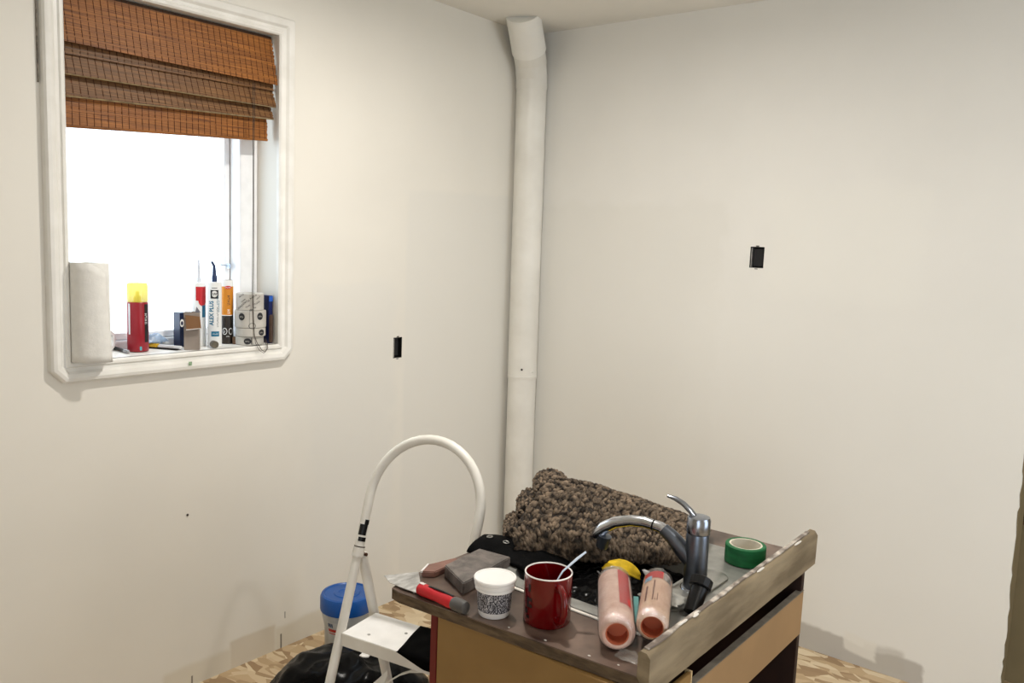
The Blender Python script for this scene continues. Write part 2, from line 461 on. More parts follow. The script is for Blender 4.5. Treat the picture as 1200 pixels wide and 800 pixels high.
# ------------------------------------------------------------------ bamboo roman blind
m_bam = mat('bamboo_slats', srgb(140, 80, 28), .5, var=.45, scale=60, col2=srgb(186, 118, 48), stretch=(1, .12, 6), lo=.3, hi=.7, transl=.22, bump=.1)
m_bam2 = mat('bamboo_slats_dull', srgb(112, 72, 36), .5, var=.45, scale=60, col2=srgb(154, 108, 60), stretch=(1, .12, 6), lo=.3, hi=.7, transl=.22)
m_thread = mat('brown_thread', srgb(84, 44, 18), .8, var=.2)
blind = thing('bamboo_blind', 'brown woven bamboo roman blind pulled half way up the window', 'blind', (-.02, -1.72, 1.775))
YL, YR = -2.066, -1.381
def slat_panel(xt, xb, tl, tr, bl, br, m, n, yl=YL, yr=YR):
    mb = MB(); th = MB()
    for i in range(n):
        f0 = (i - .06) / n; f1 = (i + 1.0) / n; fm = (i + .5) / n
        x = xt + (xb - xt) * fm + random.uniform(-.0008, .0008) + (.0005 if i % 2 else -.0005)
        zl0, zl1 = tl + (bl - tl) * f1, tl + (bl - tl) * f0
        zr0, zr1 = tr + (br - tr) * f1, tr + (br - tr) * f0
        t = .0011
        jl = random.uniform(-.002, .002); jr = random.uniform(-.002, .002)
        P = [(x - t, yl + jl, zl0), (x + t, yl + jl, zl0), (x + t * .6, yl + jl, zl1), (x - t * .6, yl + jl, zl1)]
        Q = [(x - t, yr + jr, zr0), (x + t, yr + jr, zr0), (x + t * .6, yr + jr, zr1), (x - t * .6, yr + jr, zr1)]
        mb.rings([P, Q], True, True)
    nt = 33
    for k in range(nt):
        f = (k + .5) / nt; y = yl + (yr - yl) * f
        zt = tl + (tr - tl) * f; zb = bl + (br - bl) * f
        th.bar((xt + .0016, y, zt), (xb + .0016, y, zb), .0013, .0012, up=(0, 1, 0))
    p = stuff(mb.build('slat_panel', m, blind, smooth=False))
    stuff(th.build('thread', m_thread, p, smooth=False))
    return p
slat_panel(-.030, .004, 2.150, 2.150, 2.000, 1.994, m_bam, 24)
slat_panel(-.030, -.014, 2.045, 2.045, 1.970, 1.975, m_bam2, 12)
slat_panel(-.026, -.002, 1.982, 1.986, 1.917, 1.923, m_bam2, 10)
slat_panel(-.036, -.014, 1.926, 1.926, 1.860, 1.886, m_bam2, 10)
slat_panel(-.040, -.034, 1.930, 1.930, 1.777, 1.814, m_bam, 22, YL + .004, YR - .012)
fo = MB()   # rolled folds showing at the lower lips
for x, zl, zr in ((-.006, 1.9165, 1.9225), (-.018, 1.8585, 1.8845)): fo.tube([(x, YL, zl), (x, YR, zr)], .003, 8)
fo.build('fold_rod', mat('pale_bamboo_edge', srgb(150, 128, 92), .5, var=.3, scale=50), blind)
MB().tube([(-.034, YL + .004, 1.778), (-.034, YR - .012, 1.815)], .004, 8).build('bottom_rod', m_bam, blind)
MB().box(-.05, -.028, YL, YR, 2.128, 2.153).build('head_rail', mat('dark_stained_rail', srgb(70, 48, 28), .6), blind, bevel=.002)
cd = MB()
cy = -1.476
cd.tube([(.006, cy, 1.985), (.006, cy + .001, 1.6), (.007, cy - .002, 1.3), (.010, cy + .004, 1.16), (.02, cy + .008, 1.135), (.032, cy + .018, 1.112), (.034, cy + .030, 1.104), (.030, cy + .043, 1.115), (.015, cy + .052, 1.130), (-.004, cy + .056, 1.145)], .0011, 6)
cd.tube([(.006, cy + .007, 1.985), (.007, cy + .003, 1.7), (.006, cy + .004, 1.45), (.007, cy + .002, 1.2), (.016, cy + .004, 1.135), (.033, cy + .010, 1.11), (.038, cy + .022, 1.102), (.034, cy + .036, 1.112), (.02, cy + .044, 1.128), (.004, cy + .049, 1.14)], .0009, 6)
cd.build('pull_cord', mat('dark_cord', (.05, .035, .025), .8, var=.3), blind)

# ------------------------------------------------------------------ round duct in the corner
duct = thing('round_duct', 'white painted round metal duct standing in the corner with an elbow at the ceiling', 'duct', (.085, -.07, 0))
def dpos(z): f = z / 2.2; return Vector((.085 - .015 * f, -.07 - .010 * f, z))
R0 = .0655
MB().cyl(dpos(0), dpos(.885), R0, R0, 40).build('duct_section', m_duct, duct)
MB().cyl(dpos(.875), dpos(2.19), R0 + .002, R0 + .002, 40).build('duct_section', m_duct, duct)
sb = MB(); 
for zz in (.884, .889): sb.rings([[dpos(zz + dz) + Vector((r * math.cos(t), r * math.sin(t), 0)) for t in (2 * PI * j / 40 for j in range(40))] for dz, r in ((-.002, R0 + .002), (-.001, R0 + .0035), (.001, R0 + .0035), (.002, R0 + .002))], True, False)
sb.build('seam_bead', m_duct, duct)
for ang, zz in ((-.95, .925), (-.15, .915)):
    q = dpos(zz) + Vector((math.cos(ang), math.sin(ang), 0)) * (R0 + .002)
    MB().cyl(q, q + Vector((math.cos(ang), math.sin(ang), 0)) * .003, .005, .004, 10).build('screw', mat('dark_screw', (.05, .045, .04), .5, metal=.6) if ang < -.5 else m_duct, duct)
p0, p1, p2, p3, p4 = dpos(2.18), Vector((.072, -.086, 2.235)), Vector((.083, -.113, 2.300)), Vector((.102, -.158, 2.355)), Vector((.145, -.258, 2.46))
MB().tube([p0, p1 + Vector((0, 0, .012))], [R0 + .005, R0 + .004], 40).build('elbow_gore', m_duct, duct)
MB().tube([p1, p2], [R0 + .0045, R0 + .0035], 40).build('elbow_gore', m_duct, duct)
MB().tube([p2 - Vector((.004, -.01, .015)), p3], [R0 + .005, R0 + .005], 40).build('elbow_gore', m_duct, duct)
MB().tube([p3 - Vector((.008, -.018, .02)), p3.lerp(p4, .3), p4], [R0 + .010, R0 + .009, R0 + .008], 40).build('collar', m_duct2, duct)

# ------------------------------------------------------------------ outlet boxes, nail
def outlet(axis, t, a0, a1, z0, z1, label, lip):
    c = ((a0 + a1) / 2, (z0 + z1) / 2)
    P = (lambda d, a, z: (t - d, a, z)) if axis == 0 else (lambda d, a, z: (a, t + d, z))
    loc = P(.03, c[0], z0)
    o = thing('outlet_box', label, 'outlet box', loc)
    mb = MB(); e = .0015
    for (b0, b1, d0, d1, c0, c1) in ((a0, a0 + e, 0, .055, z0, z1), (a1 - e, a1, 0, .055, z0, z1), (a0, a1, 0, .055, z0, z0 + e), (a0, a1, 0, .055, z1 - e, z1), (a0, a1, .054, .056, z0, z1)):
        p, q = P(d0, b0, c0), P(d1, b1, c1)
        mb.box(min(p[0], q[0]), max(p[0], q[0]), min(p[1], q[1]), max(p[1], q[1]), c0, c1)
    mb.build('box', m_black_hole, o, smooth=False)
    dv = MB(); m_ = .008
    p, q = P(.012, a0 + m_, z0 + .006), P(.05, a1 - m_, z1 - .006)
    dv.box(min(p[0], q[0]), max(p[0], q[0]), min(p[1], q[1]), max(p[1], q[1]), z0 + .006, z1 - .006)
    d_ = dv.build('receptacle', mat('black_receptacle', (.008, .008, .009), .6, var=.3), o, smooth=False, bevel=.002)
    for zz, s in ((z1, 1), (z0, -1)):
        a, b = P(-.001, c[0] - .006, zz - .002), P(.004, c[0] + .006, zz + .005 * s)
        MB().box(min(a[0], b[0]), max(a[0], b[0]), min(a[1], b[1]), max(a[1], b[1]), min(a[2], b[2]), max(a[2], b[2])).build('mounting_strap', mat('dark_strap', (.10, .095, .085), .5, metal=.6), d_, smooth=False)
    rim = MB(); p, q = P(-.0015, a0 + lip, z0 + .003), P(.01, a0 + lip + .003, z1 - .004)
    rim.box(min(p[0], q[0]), max(p[0], q[0]), min(p[1], q[1]), max(p[1], q[1]), p[2], q[2])
    rim.build('box_lip', m_galv, o, smooth=False)
outlet(0, 0, *OL, 'open black outlet box in the wall between window and duct', .001)
outlet(1, 0, *OR, 'open black outlet box high on the wall right of the duct', .005)
tag(MB().cyl((-.002, -1.714, .591), (.004, -1.716, .5905), .0042, .0028, 10).build('nail', mat('rusty_nail', (.07, .05, .035), .6, metal=.5), origin=(0, -1.714, .591)), 'small dark nail sticking out of the wall below the window', 'nail')

# ------------------------------------------------------------------ vanity cabinet
m_top = mat('worn_laminate', srgb(78, 60, 51), .36, var=.5, scale=8, col2=srgb(124, 104, 92), detail=10, bump=.05, bscale=40)
m_chip = mat('chipboard_edge', srgb(84, 68, 50), .9, var=.2, scale=60, col2=srgb(108, 90, 68), stretch=(.4, 1, 1.5), detail=8, bump=.5, bscale=160)
m_side = mat('tan_melamine', srgb(138, 106, 60), .5, var=.06, scale=5, col2=srgb(146, 114, 67))
m_rail = mat('tan_backing_board', srgb(156, 124, 86), .6, var=.06, scale=7, bump=.05)
m_red = mat('dark_red_paint', srgb(104, 22, 22), .35, var=.12, scale=12)
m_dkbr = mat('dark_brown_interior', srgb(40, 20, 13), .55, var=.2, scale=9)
m_ply = mat('pale_wood_edge', srgb(206, 180, 136), .6, var=.15, scale=40, stretch=(1, 1, 4))
van = thing('vanity_cabinet', 'old tan bathroom vanity without its back, front edge painted dark red, standing in the room', 'cabinet', (1.55, -1.56, 0))
Y0, Y1, X0, X1, ZT = -1.966, -1.165, 1.335, 1.795, .776
MB().box(X0 + .012, X1, Y0, Y0 + .016, 0, ZT).build('side_panel', m_side, van, smooth=False, bevel=.001)
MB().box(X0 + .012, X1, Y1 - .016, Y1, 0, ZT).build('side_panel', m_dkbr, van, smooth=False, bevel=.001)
fr_ = MB(); fr_.box(X0 - .006, X0 + .0115, Y0 - .001, Y0 + .05, .0, ZT); fr_.box(X0 - .006, X0 + .0115, Y1 - .05, Y1, 0, ZT)
fr_.box(X0 - .006, X0 + .0115, Y0 + .05, Y1 - .05, ZT - .05, ZT); fr_.box(X0 - .006, X0 + .0115, Y0 + .05, Y1 - .05, 0, .09)
fr_.build('face_frame', m_red, van, smooth=False, bevel=.001)
for ya, yb in ((Y0 + .035, -1.567), (-1.563, Y1 - .035)):
    d = MB().box(X0 - .024, X0 - .0065, ya, yb, .08, ZT - .035).build('door', m_red, van, smooth=False, bevel=.003)
    yk = yb - .03 if ya < -1.6 else ya + .03
    MB().tube([(X0 - .024, yk, .60), (X0 - .045, yk, .61), (X0 - .045, yk, .68), (X0 - .024, yk, .69)], .004, 8).build('handle', m_galv, d)
MB().box(X0 + .0122, X0 + .015, Y0 + .017, Y1 - .017, .09, .775).build('interior_shade_sheet', mat('interior_shade_black', (.006, .004, .003), .9), van, smooth=False)  # added near-black sheet standing in for the shade inside the cabinet
MB().box(X0 + .012, X1 - .02, Y0 + .017, Y1 - .017, .07, .085).build('bottom_shelf', m_dkbr, van, smooth=False)
MB().box(X1 - .009, X1 + .004, -1.757, Y1 - .002, .597, .7065).build('back_rail', m_rail, van, smooth=False, bevel=.0015)
MB().box(X1 - .010, X1 + .0045, -1.757, Y1 - .002, .7066, .7085).build('rail_edge', mat('dusty_grey_edge', srgb(120, 112, 100), .8, var=.25, scale=30), van, smooth=False)
MB().box(X1 - .006, X1 + .003, Y0, -1.762, .0, .736).build('corner_post', m_side, van, smooth=False, bevel=.001)
MB().box(X1 - .010, X1 + .0035, -1.7615, -1.7575, .30, .738).build('edge_strip', m_ply, van, smooth=False)
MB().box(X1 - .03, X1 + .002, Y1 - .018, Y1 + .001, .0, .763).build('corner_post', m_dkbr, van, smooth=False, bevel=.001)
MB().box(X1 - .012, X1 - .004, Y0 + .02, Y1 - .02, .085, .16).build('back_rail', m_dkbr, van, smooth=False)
MB().box(X0 + .02, X0 + .30, Y0 + .018, Y1 - .018, .085, .09).build('shelf_liner', m_dkbr, van, smooth=False)

# worktop with broken corner
top = thing('worktop', 'stained grey brown laminate worktop with a chipped corner and upstand, on the vanity', 'worktop', (1.5, -1.57, .7775))
SX0, SX1, SY0, SY1 = 1.335, 1.770, -1.812, -1.285
poly = [(1.2175, -1.945), (1.228, -1.962), (1.235, -1.985), (1.262, -1.990), (1.80, -1.948), (1.80, -1.166), (1.2175, -1.190)]
hole = [(SX0 + .012, SY0 + .012), (SX1 - .012, SY0 + .012), (SX1 - .012, SY1 - .012), (SX0 + .012, SY1 - .012)]
# ring of quads between outline and sink cut-out
def top_mesh(z0, z1):
    mb = MB()
    o = [(1.2175, -1.945), (1.228, -1.962), (1.235, -1.985), (1.262, -1.990), (1.5, -1.9715), (1.80, -1.948), (1.80, -1.55), (1.80, -1.166), (1.5, -1.1785), (1.2175, -1.190), (1.2175, -1.55)]
    i = [hole[0], hole[0], hole[0], (1.40, hole[0][1]), (1.5, hole[0][1]), hole[1], (hole[1][0], -1.55), hole[2], (1.5, hole[2][1]), hole[3], (hole[0][0], -1.55)]
    n = len(o)
    for z in (z0, z1):
        pass
    V = [(x, y, z0) for x, y in o] + [(x, y, z1) for x, y in o] + [(x, y, z0) for x, y in i] + [(x, y, z1) for x, y in i]
    F = []
    for k in range(n):
        j = (k + 1) % n
        F += [(k, j, j + n, k + n), (2 * n + k, 3 * n + k, 3 * n + j, 2 * n + j)]
        if i[k] == i[j]: F += [(k + n, j + n, 3 * n + k), (k, 2 * n + k, j)]
        else: F += [(k + n, j + n, 3 * n + j, 3 * n + k), (k, 2 * n + k, 2 * n + j, j)]
    F = [f for f in F if len(set(V[q] for q in f)) >= 3]
    return mb.add(V, F)
top_mesh(.7775, .7975).build('board', m_chip, top, smooth=False)
top_mesh(.7976, .800).build('laminate', m_top, top, smooth=False)
lip = MB(); X_in, X_out = 1.789, 1.812
random.seed(11)
ts = [i / 26 for i in range(27)]
rs = []
for t in ts:
    y = -1.952 + t * (-1.142 + 1.952); j = lambda s: random.uniform(-s, s)
    zt = .848 + .004 * t
    rs.append([(X_in, y, .8005), (X_out, y, .770 + j(.0004)), (X_out + j(.0008), y, zt - .010 + j(.001)), (X_out - .007 + j(.001), y, zt - .001 + j(.0008)), (X_in + .004, y, zt + j(.0006)), (X_in, y, zt - .004)])
lip.rings(rs, True, True)
m_lip = mat('scraped_upstand', srgb(120, 104, 80), .6, var=.2, scale=16, col2=srgb(148, 132, 106), stretch=(1, .3, 1.6), detail=8, bump=.3, bscale=60)
up = lip.build('upstand', m_lip, top, smooth=True, angle=50)
cap_ = MB(); rs = []
for t in ts:
    y = -1.94 + t * .77; zt = .8492 + .004 * t; w = .009 + .004 * noise.noise((t * 9, 0, 0)); o_ = .003 * noise.noise((t * 6, 5, 0))
    rs.append([(X_in + .0035, y, zt - .001), (X_in + .0035 + w + o_, y, zt - .001), (X_in + .003 + w + o_, y, zt + .0012), (X_in + .004, y, zt + .0015)])
cap_.rings(rs, True, True).build('cap_strip', mat('grey_laminate_strip', srgb(140, 126, 116), .4, var=.35, scale=30, col2=srgb(206, 196, 184), detail=8, lo=.45, hi=.62), up, smooth=False)
random.seed(4)
for k in range(9):   # dried caulk crumbs along the upstand
    y = random.uniform(-1.93, -1.2); c = (X_in + random.uniform(.008, .018), y, .8505)
    L_ = random.uniform(.008, .022)
    MB().blob(c, (.003, 0, 0), (0, L_, 0), (0, 0, .0022), 8, 4).build('caulk_crumb', mat('dried_caulk', (.72, .68, .62), .7), up)

random.seed(21)
cr = MB()
for (x, y) in [(1.285, -1.972), (1.30, -1.935), (1.345, -1.965), (1.60, -1.952), (1.745, -1.938), (1.66, -1.86), (1.41, -1.975), (1.69, -1.945), (1.25, -1.955), (1.52, -1.958)]:
    q = random.uniform(.0012, .003); cr.blob((x, y, .8006), (q * 1.6, 0, 0), (0, q, 0), (0, 0, .0009), 6, 4)
stuff(cr.build('paint_crumbs', mat('paint_crumbs', (.74, .71, .66), .7), top))
# ------------------------------------------------------------------ sink
m_blkpl = mat('black_plastic', (.005, .005, .0055), .35, spec=.3, var=.25, scale=30)
m_steel = mat('dull_stainless', (.42, .42, .40), .35, metal=.85, var=.12, scale=40, bump=.03)
m_deck = mat('worn_sink_deck', (.33, .33, .31), .35, metal=.55, var=.15, scale=30)
sink = thing('sink', 'grey drop-in sink with caulked white edge, set into the worktop', 'sink', (1.52, -1.52, .8))
BX0, BX1, BY0, BY1 = 1.362, 1.656, -1.778, -1.395
def rrect(x0, x1, y0, y1, r, z, n=5):
    out = []
    for cx_, cy_, a in ((x1 - r, y1 - r, 0), (x0 + r, y1 - r, PI / 2), (x0 + r, y0 + r, PI), (x1 - r, y0 + r, 1.5 * PI)):
        out += [(cx_ + r * math.cos(a + PI / 2 * k / n), cy_ + r * math.sin(a + PI / 2 * k / n), z) for k in range(n + 1)]
    return out
MB().rings([rrect(SX0, SX1, SY0, SY1, .03, .8005), rrect(SX0 + .002, SX1 - .002, SY0 + .002, SY1 - .002, .03, .805), rrect(SX0 + .012, SX1 - .01, SY0 + .012, SY1 - .012, .03, .8065),
            rrect(BX0, BX1, BY0, BY1, .06, .8055)], True, False).build('rim', m_deck, sink)
MB().rings([rrect(BX0, BX1, BY0, BY1, .06, .8054), rrect(BX0 + .008, BX1 - .008, BY0 + .008, BY1 - .008, .06, .79), rrect(BX0 + .02, BX1 - .02, BY0 + .02, BY1 - .02, .06, .66), rrect(BX0 + .05, BX1 - .05, BY0 + .05, BY1 - .05, .05, .64)], True, False).build('bowl', m_steel, sink)
MB().add(rrect(BX0 + .05, BX1 - .05, BY0 + .05, BY1 - .05, .05, .64), [tuple(range(24))]).build('bowl_floor', m_steel, sink)
wl = MB(); wl.tube([(SX0 + .03, SY0 - .003, .8015), (1.4, SY0 - .002, .8018), (1.55, SY0 - .003, .8018), (SX1 - .05, SY0 - .003, .8015)], .0038, 8, flat=.6)
wl.build('caulk_line', mat('white_caulk', (.82, .78, .70), .5, var=.08), sink)

def crumple(x0, x1, y0, y1, zf, nu, nv, amp, freq, seed):
    def fn(u, v):
        x = x0 + (x1 - x0) * u; y = y0 + (y1 - y0) * v
        q = Vector((x * freq + seed, y * freq, seed))
        n = 1 - abs(noise.noise(q)) * 2 + .6 * (1 - abs(noise.noise(q * 2.3)) * 2)
        return (x + noise.noise(q * 1.3 + Vector((9, 0, 0))) * .008, y + noise.noise(q * 1.3 + Vector((0, 9, 0))) * .008, zf(u, v) + amp * n)
    return fn
m_bag = mat('black_plastic_film', (.002, .002, .0023), .24, var=.2, scale=10, spec=.12)
bag = MB().grid(crumple(BX0 + .012, BX1 - .012, BY0 + .012, BY1 - .012, lambda u, v: .752 + .02 * math.sin(PI * u) * math.sin(PI * v), 60, 80, .007, 22, 3), 60, 80)
tag(bag.build('plastic_bag', m_bag, origin=(1.46, -1.52, .76), smooth=True, angle=180, solid=.001), 'crumpled black plastic bag lying in the sink', 'bag')

# ------------------------------------------------------------------ faucet
m_chrome = mat('brushed_nickel', (.15, .17, .205), .33, metal=.95, var=.08, scale=30)
m_chrome_l = mat('polished_nickel', (.34, .37, .43), .24, metal=1.0, var=.05, scale=30)
FX, FY = 1.706, -1.575
fau = thing('faucet', 'brushed nickel kitchen faucet with pull-out spout and lever, mounted on the sink', 'faucet', (FX, FY, .807))
MB().lathe((FX, FY, 0), [(.0, .8065), (.030, .8065), (.031, .811), (.029, .816), (.0255, .818), (.0, .818)], 32).build('base_ring', m_chrome_l, fau)
MB().lathe((FX, FY, 0), [(.0235, .816), (.024, .83), (.0235, .88), (.0235, .925), (.0225, .931), (.0, .931)], 36).build('body', m_chrome, fau)
MB().lathe((FX, FY, 0), [(.0, .9325), (.0235, .9325), (.0245, .936), (.0245, .960), (.022, .966), (.012, .968), (.0, .968)], 36).build('cap', m_chrome_l, fau)
# neck, spout
nk = MB().tube([(FX - .008, FY, .872), (FX - .030, FY - .002, .888), (FX - .055, FY - .004, .909), (FX - .076, FY - .006, .9225)], [.021, .0185, .0155, .0135], 20)
nk.build('neck', m_chrome, fau)
MB().tube([(FX - .074, FY - .006, .9215), (FX - .082, FY - .007, .9245), (FX - .100, FY - .009, .9265)], [.0115, .0118, .0112], 20).build('connector', mat('bright_nickel_collar', (.66, .69, .75), .22, metal=1.0, var=.05), fau)
sp = MB().tube([(FX - .098, FY - .009, .9262), (FX - .118, FY - .011, .928), (FX - .150, FY - .014, .924), (FX - .185, FY - .018, .913), (FX - .212, FY - .021, .896), (FX - .228, FY - .023, .878), (FX - .232, FY - .023, .871)], [.0112, .0120, .0122, .0128, .0140, .0135, .011], 20)
m_wand = mat('bright_nickel', (.66, .69, .75), .20, metal=1.0, var=.05, scale=30)
spo = sp.build('spray_wand', m_wand, fau)
MB().tube([(FX - .0965, FY - .009, .9262), (FX - .0995, FY - .0094, .9264)], .0117, 20).build('seam_ring', m_blkpl, fau)
MB().lathe((0, 0, 0), [(.0, -.018), (.0135, -.018), (.0145, -.002), (.0155, .01), (.0, .012)], 20).xf(Matrix.Translation((FX - .212, FY - .021, .868)) @ Matrix.Rotation(.25, 4, 'Y')).build('nozzle', m_chrome, spo)
lv = MB(); path = [(FX - .008, FY, .962), (FX - .019, FY - .001, .974), (FX - .036, FY - .002, .986), (FX - .054, FY - .003, .993), (FX - .072, FY - .004, .995)]
lv.tube(path, [.0085, .0080, .0075, .0068, .0045], 14, flat=.7)
lv.build('lever', m_chrome_l, fau)
# deck plate of the faucet
dp = MB(); dp.rings([rrect(1.668, 1.735, -1.70, -1.45, .03, .8068), rrect(1.668, 1.735, -1.70, -1.45, .03, .811), rrect(1.673, 1.730, -1.695, -1.455, .028, .8135)], True, True)
dp.build('deck_plate', m_steel, fau)

# black sprayer hose end leaning on the upstand
tp = thing('drain_tailpiece', 'black plastic threaded pipe end standing between faucet and upstand', 'pipe fitting', (1.748, -1.69, .814))
a, b = Vector((1.757, -1.690, .8150)), Vector((1.752, -1.642, .862))
MB().tube([a, a.lerp(b, .55), b], [.0155, .0165, .017], 24).build('pipe', m_blkpl, tp)
d_ = (b - a).normalized()
nut = MB(); nut.tube([b - d_ * .016, b - d_ * .014, b + d_ * .003, b + d_ * .005], [.0205, .0225, .0225, .020], 12); nut.build('nut', m_blkpl, tp, angle=25)
MB().tube([b + d_ * .0055, b + d_ * .0075], [.0125, .0115], 24).build('rim_ring', mat('grey_worn_rim', (.35, .35, .34), .4), tp)
MB().tube([b + d_ * .0078, b + d_ * .0082], [.0095, .0095], 24).build('bore', mat('bore_black', (.003, .003, .003), .8), tp)

# ------------------------------------------------------------------ green tape roll
def ring_roll(name, c, r, ri, h, mo, mi, label, cat, group=None):
    o = thing(name, label, cat, c, group)
    x, y, z = c
    MB().lathe((x, y, z), [(ri + .004, 0), (r - .002, 0), (r, .002), (r, h - .002), (r - .002, h), (ri + .004, h), (ri + .004, 0)], 40).build('tape', mo, o)
    MB().lathe((x, y, z), [(ri, .0005), (ri + .0039, .0005), (ri + .0039, h - .0005), (ri, h - .0005), (ri, .0005)], 40).build('core', mi, o)
    return o
ring_roll('tape_roll', (1.717, -1.343, .807), .0455, .033, .042, mat('green_crepe_tape', srgb(12, 96, 52), .55, var=.18, scale=30, stretch=(1, 1, 3)), mat('paper_core', srgb(214, 206, 188), .7),
          'green painters masking tape roll lying on the sink deck beside the upstand', 'tape')

# ------------------------------------------------------------------ mug with stirring stick
m_mug = mat('red_glaze', srgb(104, 2, 6), .14, var=.06, scale=4, coat=.4)
m_mugin = m_mug
MC = (1.552, -1.883)
mug = thing('mug', 'dark red ceramic mug with white rim and faded black print standing on the worktop', 'mug', (*MC, .8))
Rm, hm = .0455, .097
MB().lathe((*MC, .8), [(0, .0015), (Rm - .008, .0015), (Rm - .006, 0), (Rm - .003, 0), (Rm, .004), (Rm, hm - .002)], 48).build('body', m_mug, mug)
MB().lathe((*MC, .8), [(Rm - .0026, hm - .002), (Rm - .0030, .010), (Rm - .010, .006), (0, .006)], 48).build('inside', m_mug, mug)
MB().lathe((*MC, .8), [(Rm, hm - .002), (Rm + .0002, hm - .0008), (Rm - .0006, hm + .0002), (Rm - .0019, hm + .0002), (Rm - .0028, hm - .0008), (Rm - .0026, hm - .002)], 48).build('rim', mat('white_glaze', (.85, .80, .76), .15), mug)
ha = math.radians(-30); hx = Vector((math.cos(ha), math.sin(ha), 0))
hp = [Vector((*MC, .8)) + hx * (Rm + d) + Vector((0, 0, z)) for d, z in ((-.002, .080), (.010, .083), (.022, .077), (.029, .062), (.029, .046), (.023, .030), (.011, .020), (-.002, .019))]
MB().tube(hp, [.0072, .0065, .0062, .006, .006, .006, .0064, .007], 12, flat=1.3).build('handle', m_mug, mug)
pr = MB(); fn = on_cyl(MC, Rm + .0004, math.radians(-108), .8)
for (u, v, w, h) in ((.004, .074, .006, .014), (.006, .052, .011, .006), (.007, .040, .010, .006), (.0, .046, .006, .020), (-.004, .028, .009, .010), (.001, .018, .008, .006)): put_rect(pr, fn, u - w / 2, u + w / 2, v - h / 2, v + h / 2, 3)
pr.build('print', mat('black_print', (.012, .006, .006), .3), mug)
sk = MB(); sk.tube([(1.546, -1.905, .808), (1.562, -1.888, .862), (1.574, -1.868, .8985), (1.590, -1.846, .921), (1.601, -1.833, .934)], [.0022, .0025, .0032, .0048, .0035], 10, flat=.4)
tag(sk.build('spoon', mat('pale_blue_plastic', (.66, .76, .90), .3), origin=(1.546, -1.905, .808)), 'pale blue plastic spoon standing in the red mug', 'spoon')

# ------------------------------------------------------------------ small white tub
TC = (1.462, -1.932)
m_wp = mat('white_plastic', (.83, .80, .77), .35, var=.03)
def label_mat(name, dark, light, sc, stretch):
    return mat(name, dark, .5, var=.05, scale=sc, col2=light, stretch=stretch, lo=.52, hi=.56, detail=2)
tub = thing('plastic_tub', 'small white plastic tub with a lid and dark printed label on the worktop', 'tub', (*TC, .8))
MB().lathe((*TC, .8), [(0, .001), (.0285, .001), (.030, .003), (.0345, .064), (.0345, .066), (0, .066)], 40).build('body', m_wp, tub)
MB().lathe((*TC, .8), [(.0313, .0125), (.0317, .0126), (.0346, .0515), (.0339, .0516)], 40).build('label', label_mat('small_print_label', srgb(52, 52, 60), srgb(186, 184, 188), 620, (1, 1, .5)), tub)
MB().lathe((*TC, .8), [(.0345, .052), (.0378, .053), (.0382, .0575), (.0360, .0592), (.0392, .0606), (.0400, .0665), (.0380, .0678), (.0408, .0693), (.0414, .0735), (.0402, .0755), (.0365, .0755), (.0358, .0743), (.0345, .0741), (.0, .0744)], 48).build('lid', mat('white_lid', (.90, .88, .86), .3, var=.02), tub, angle=14)

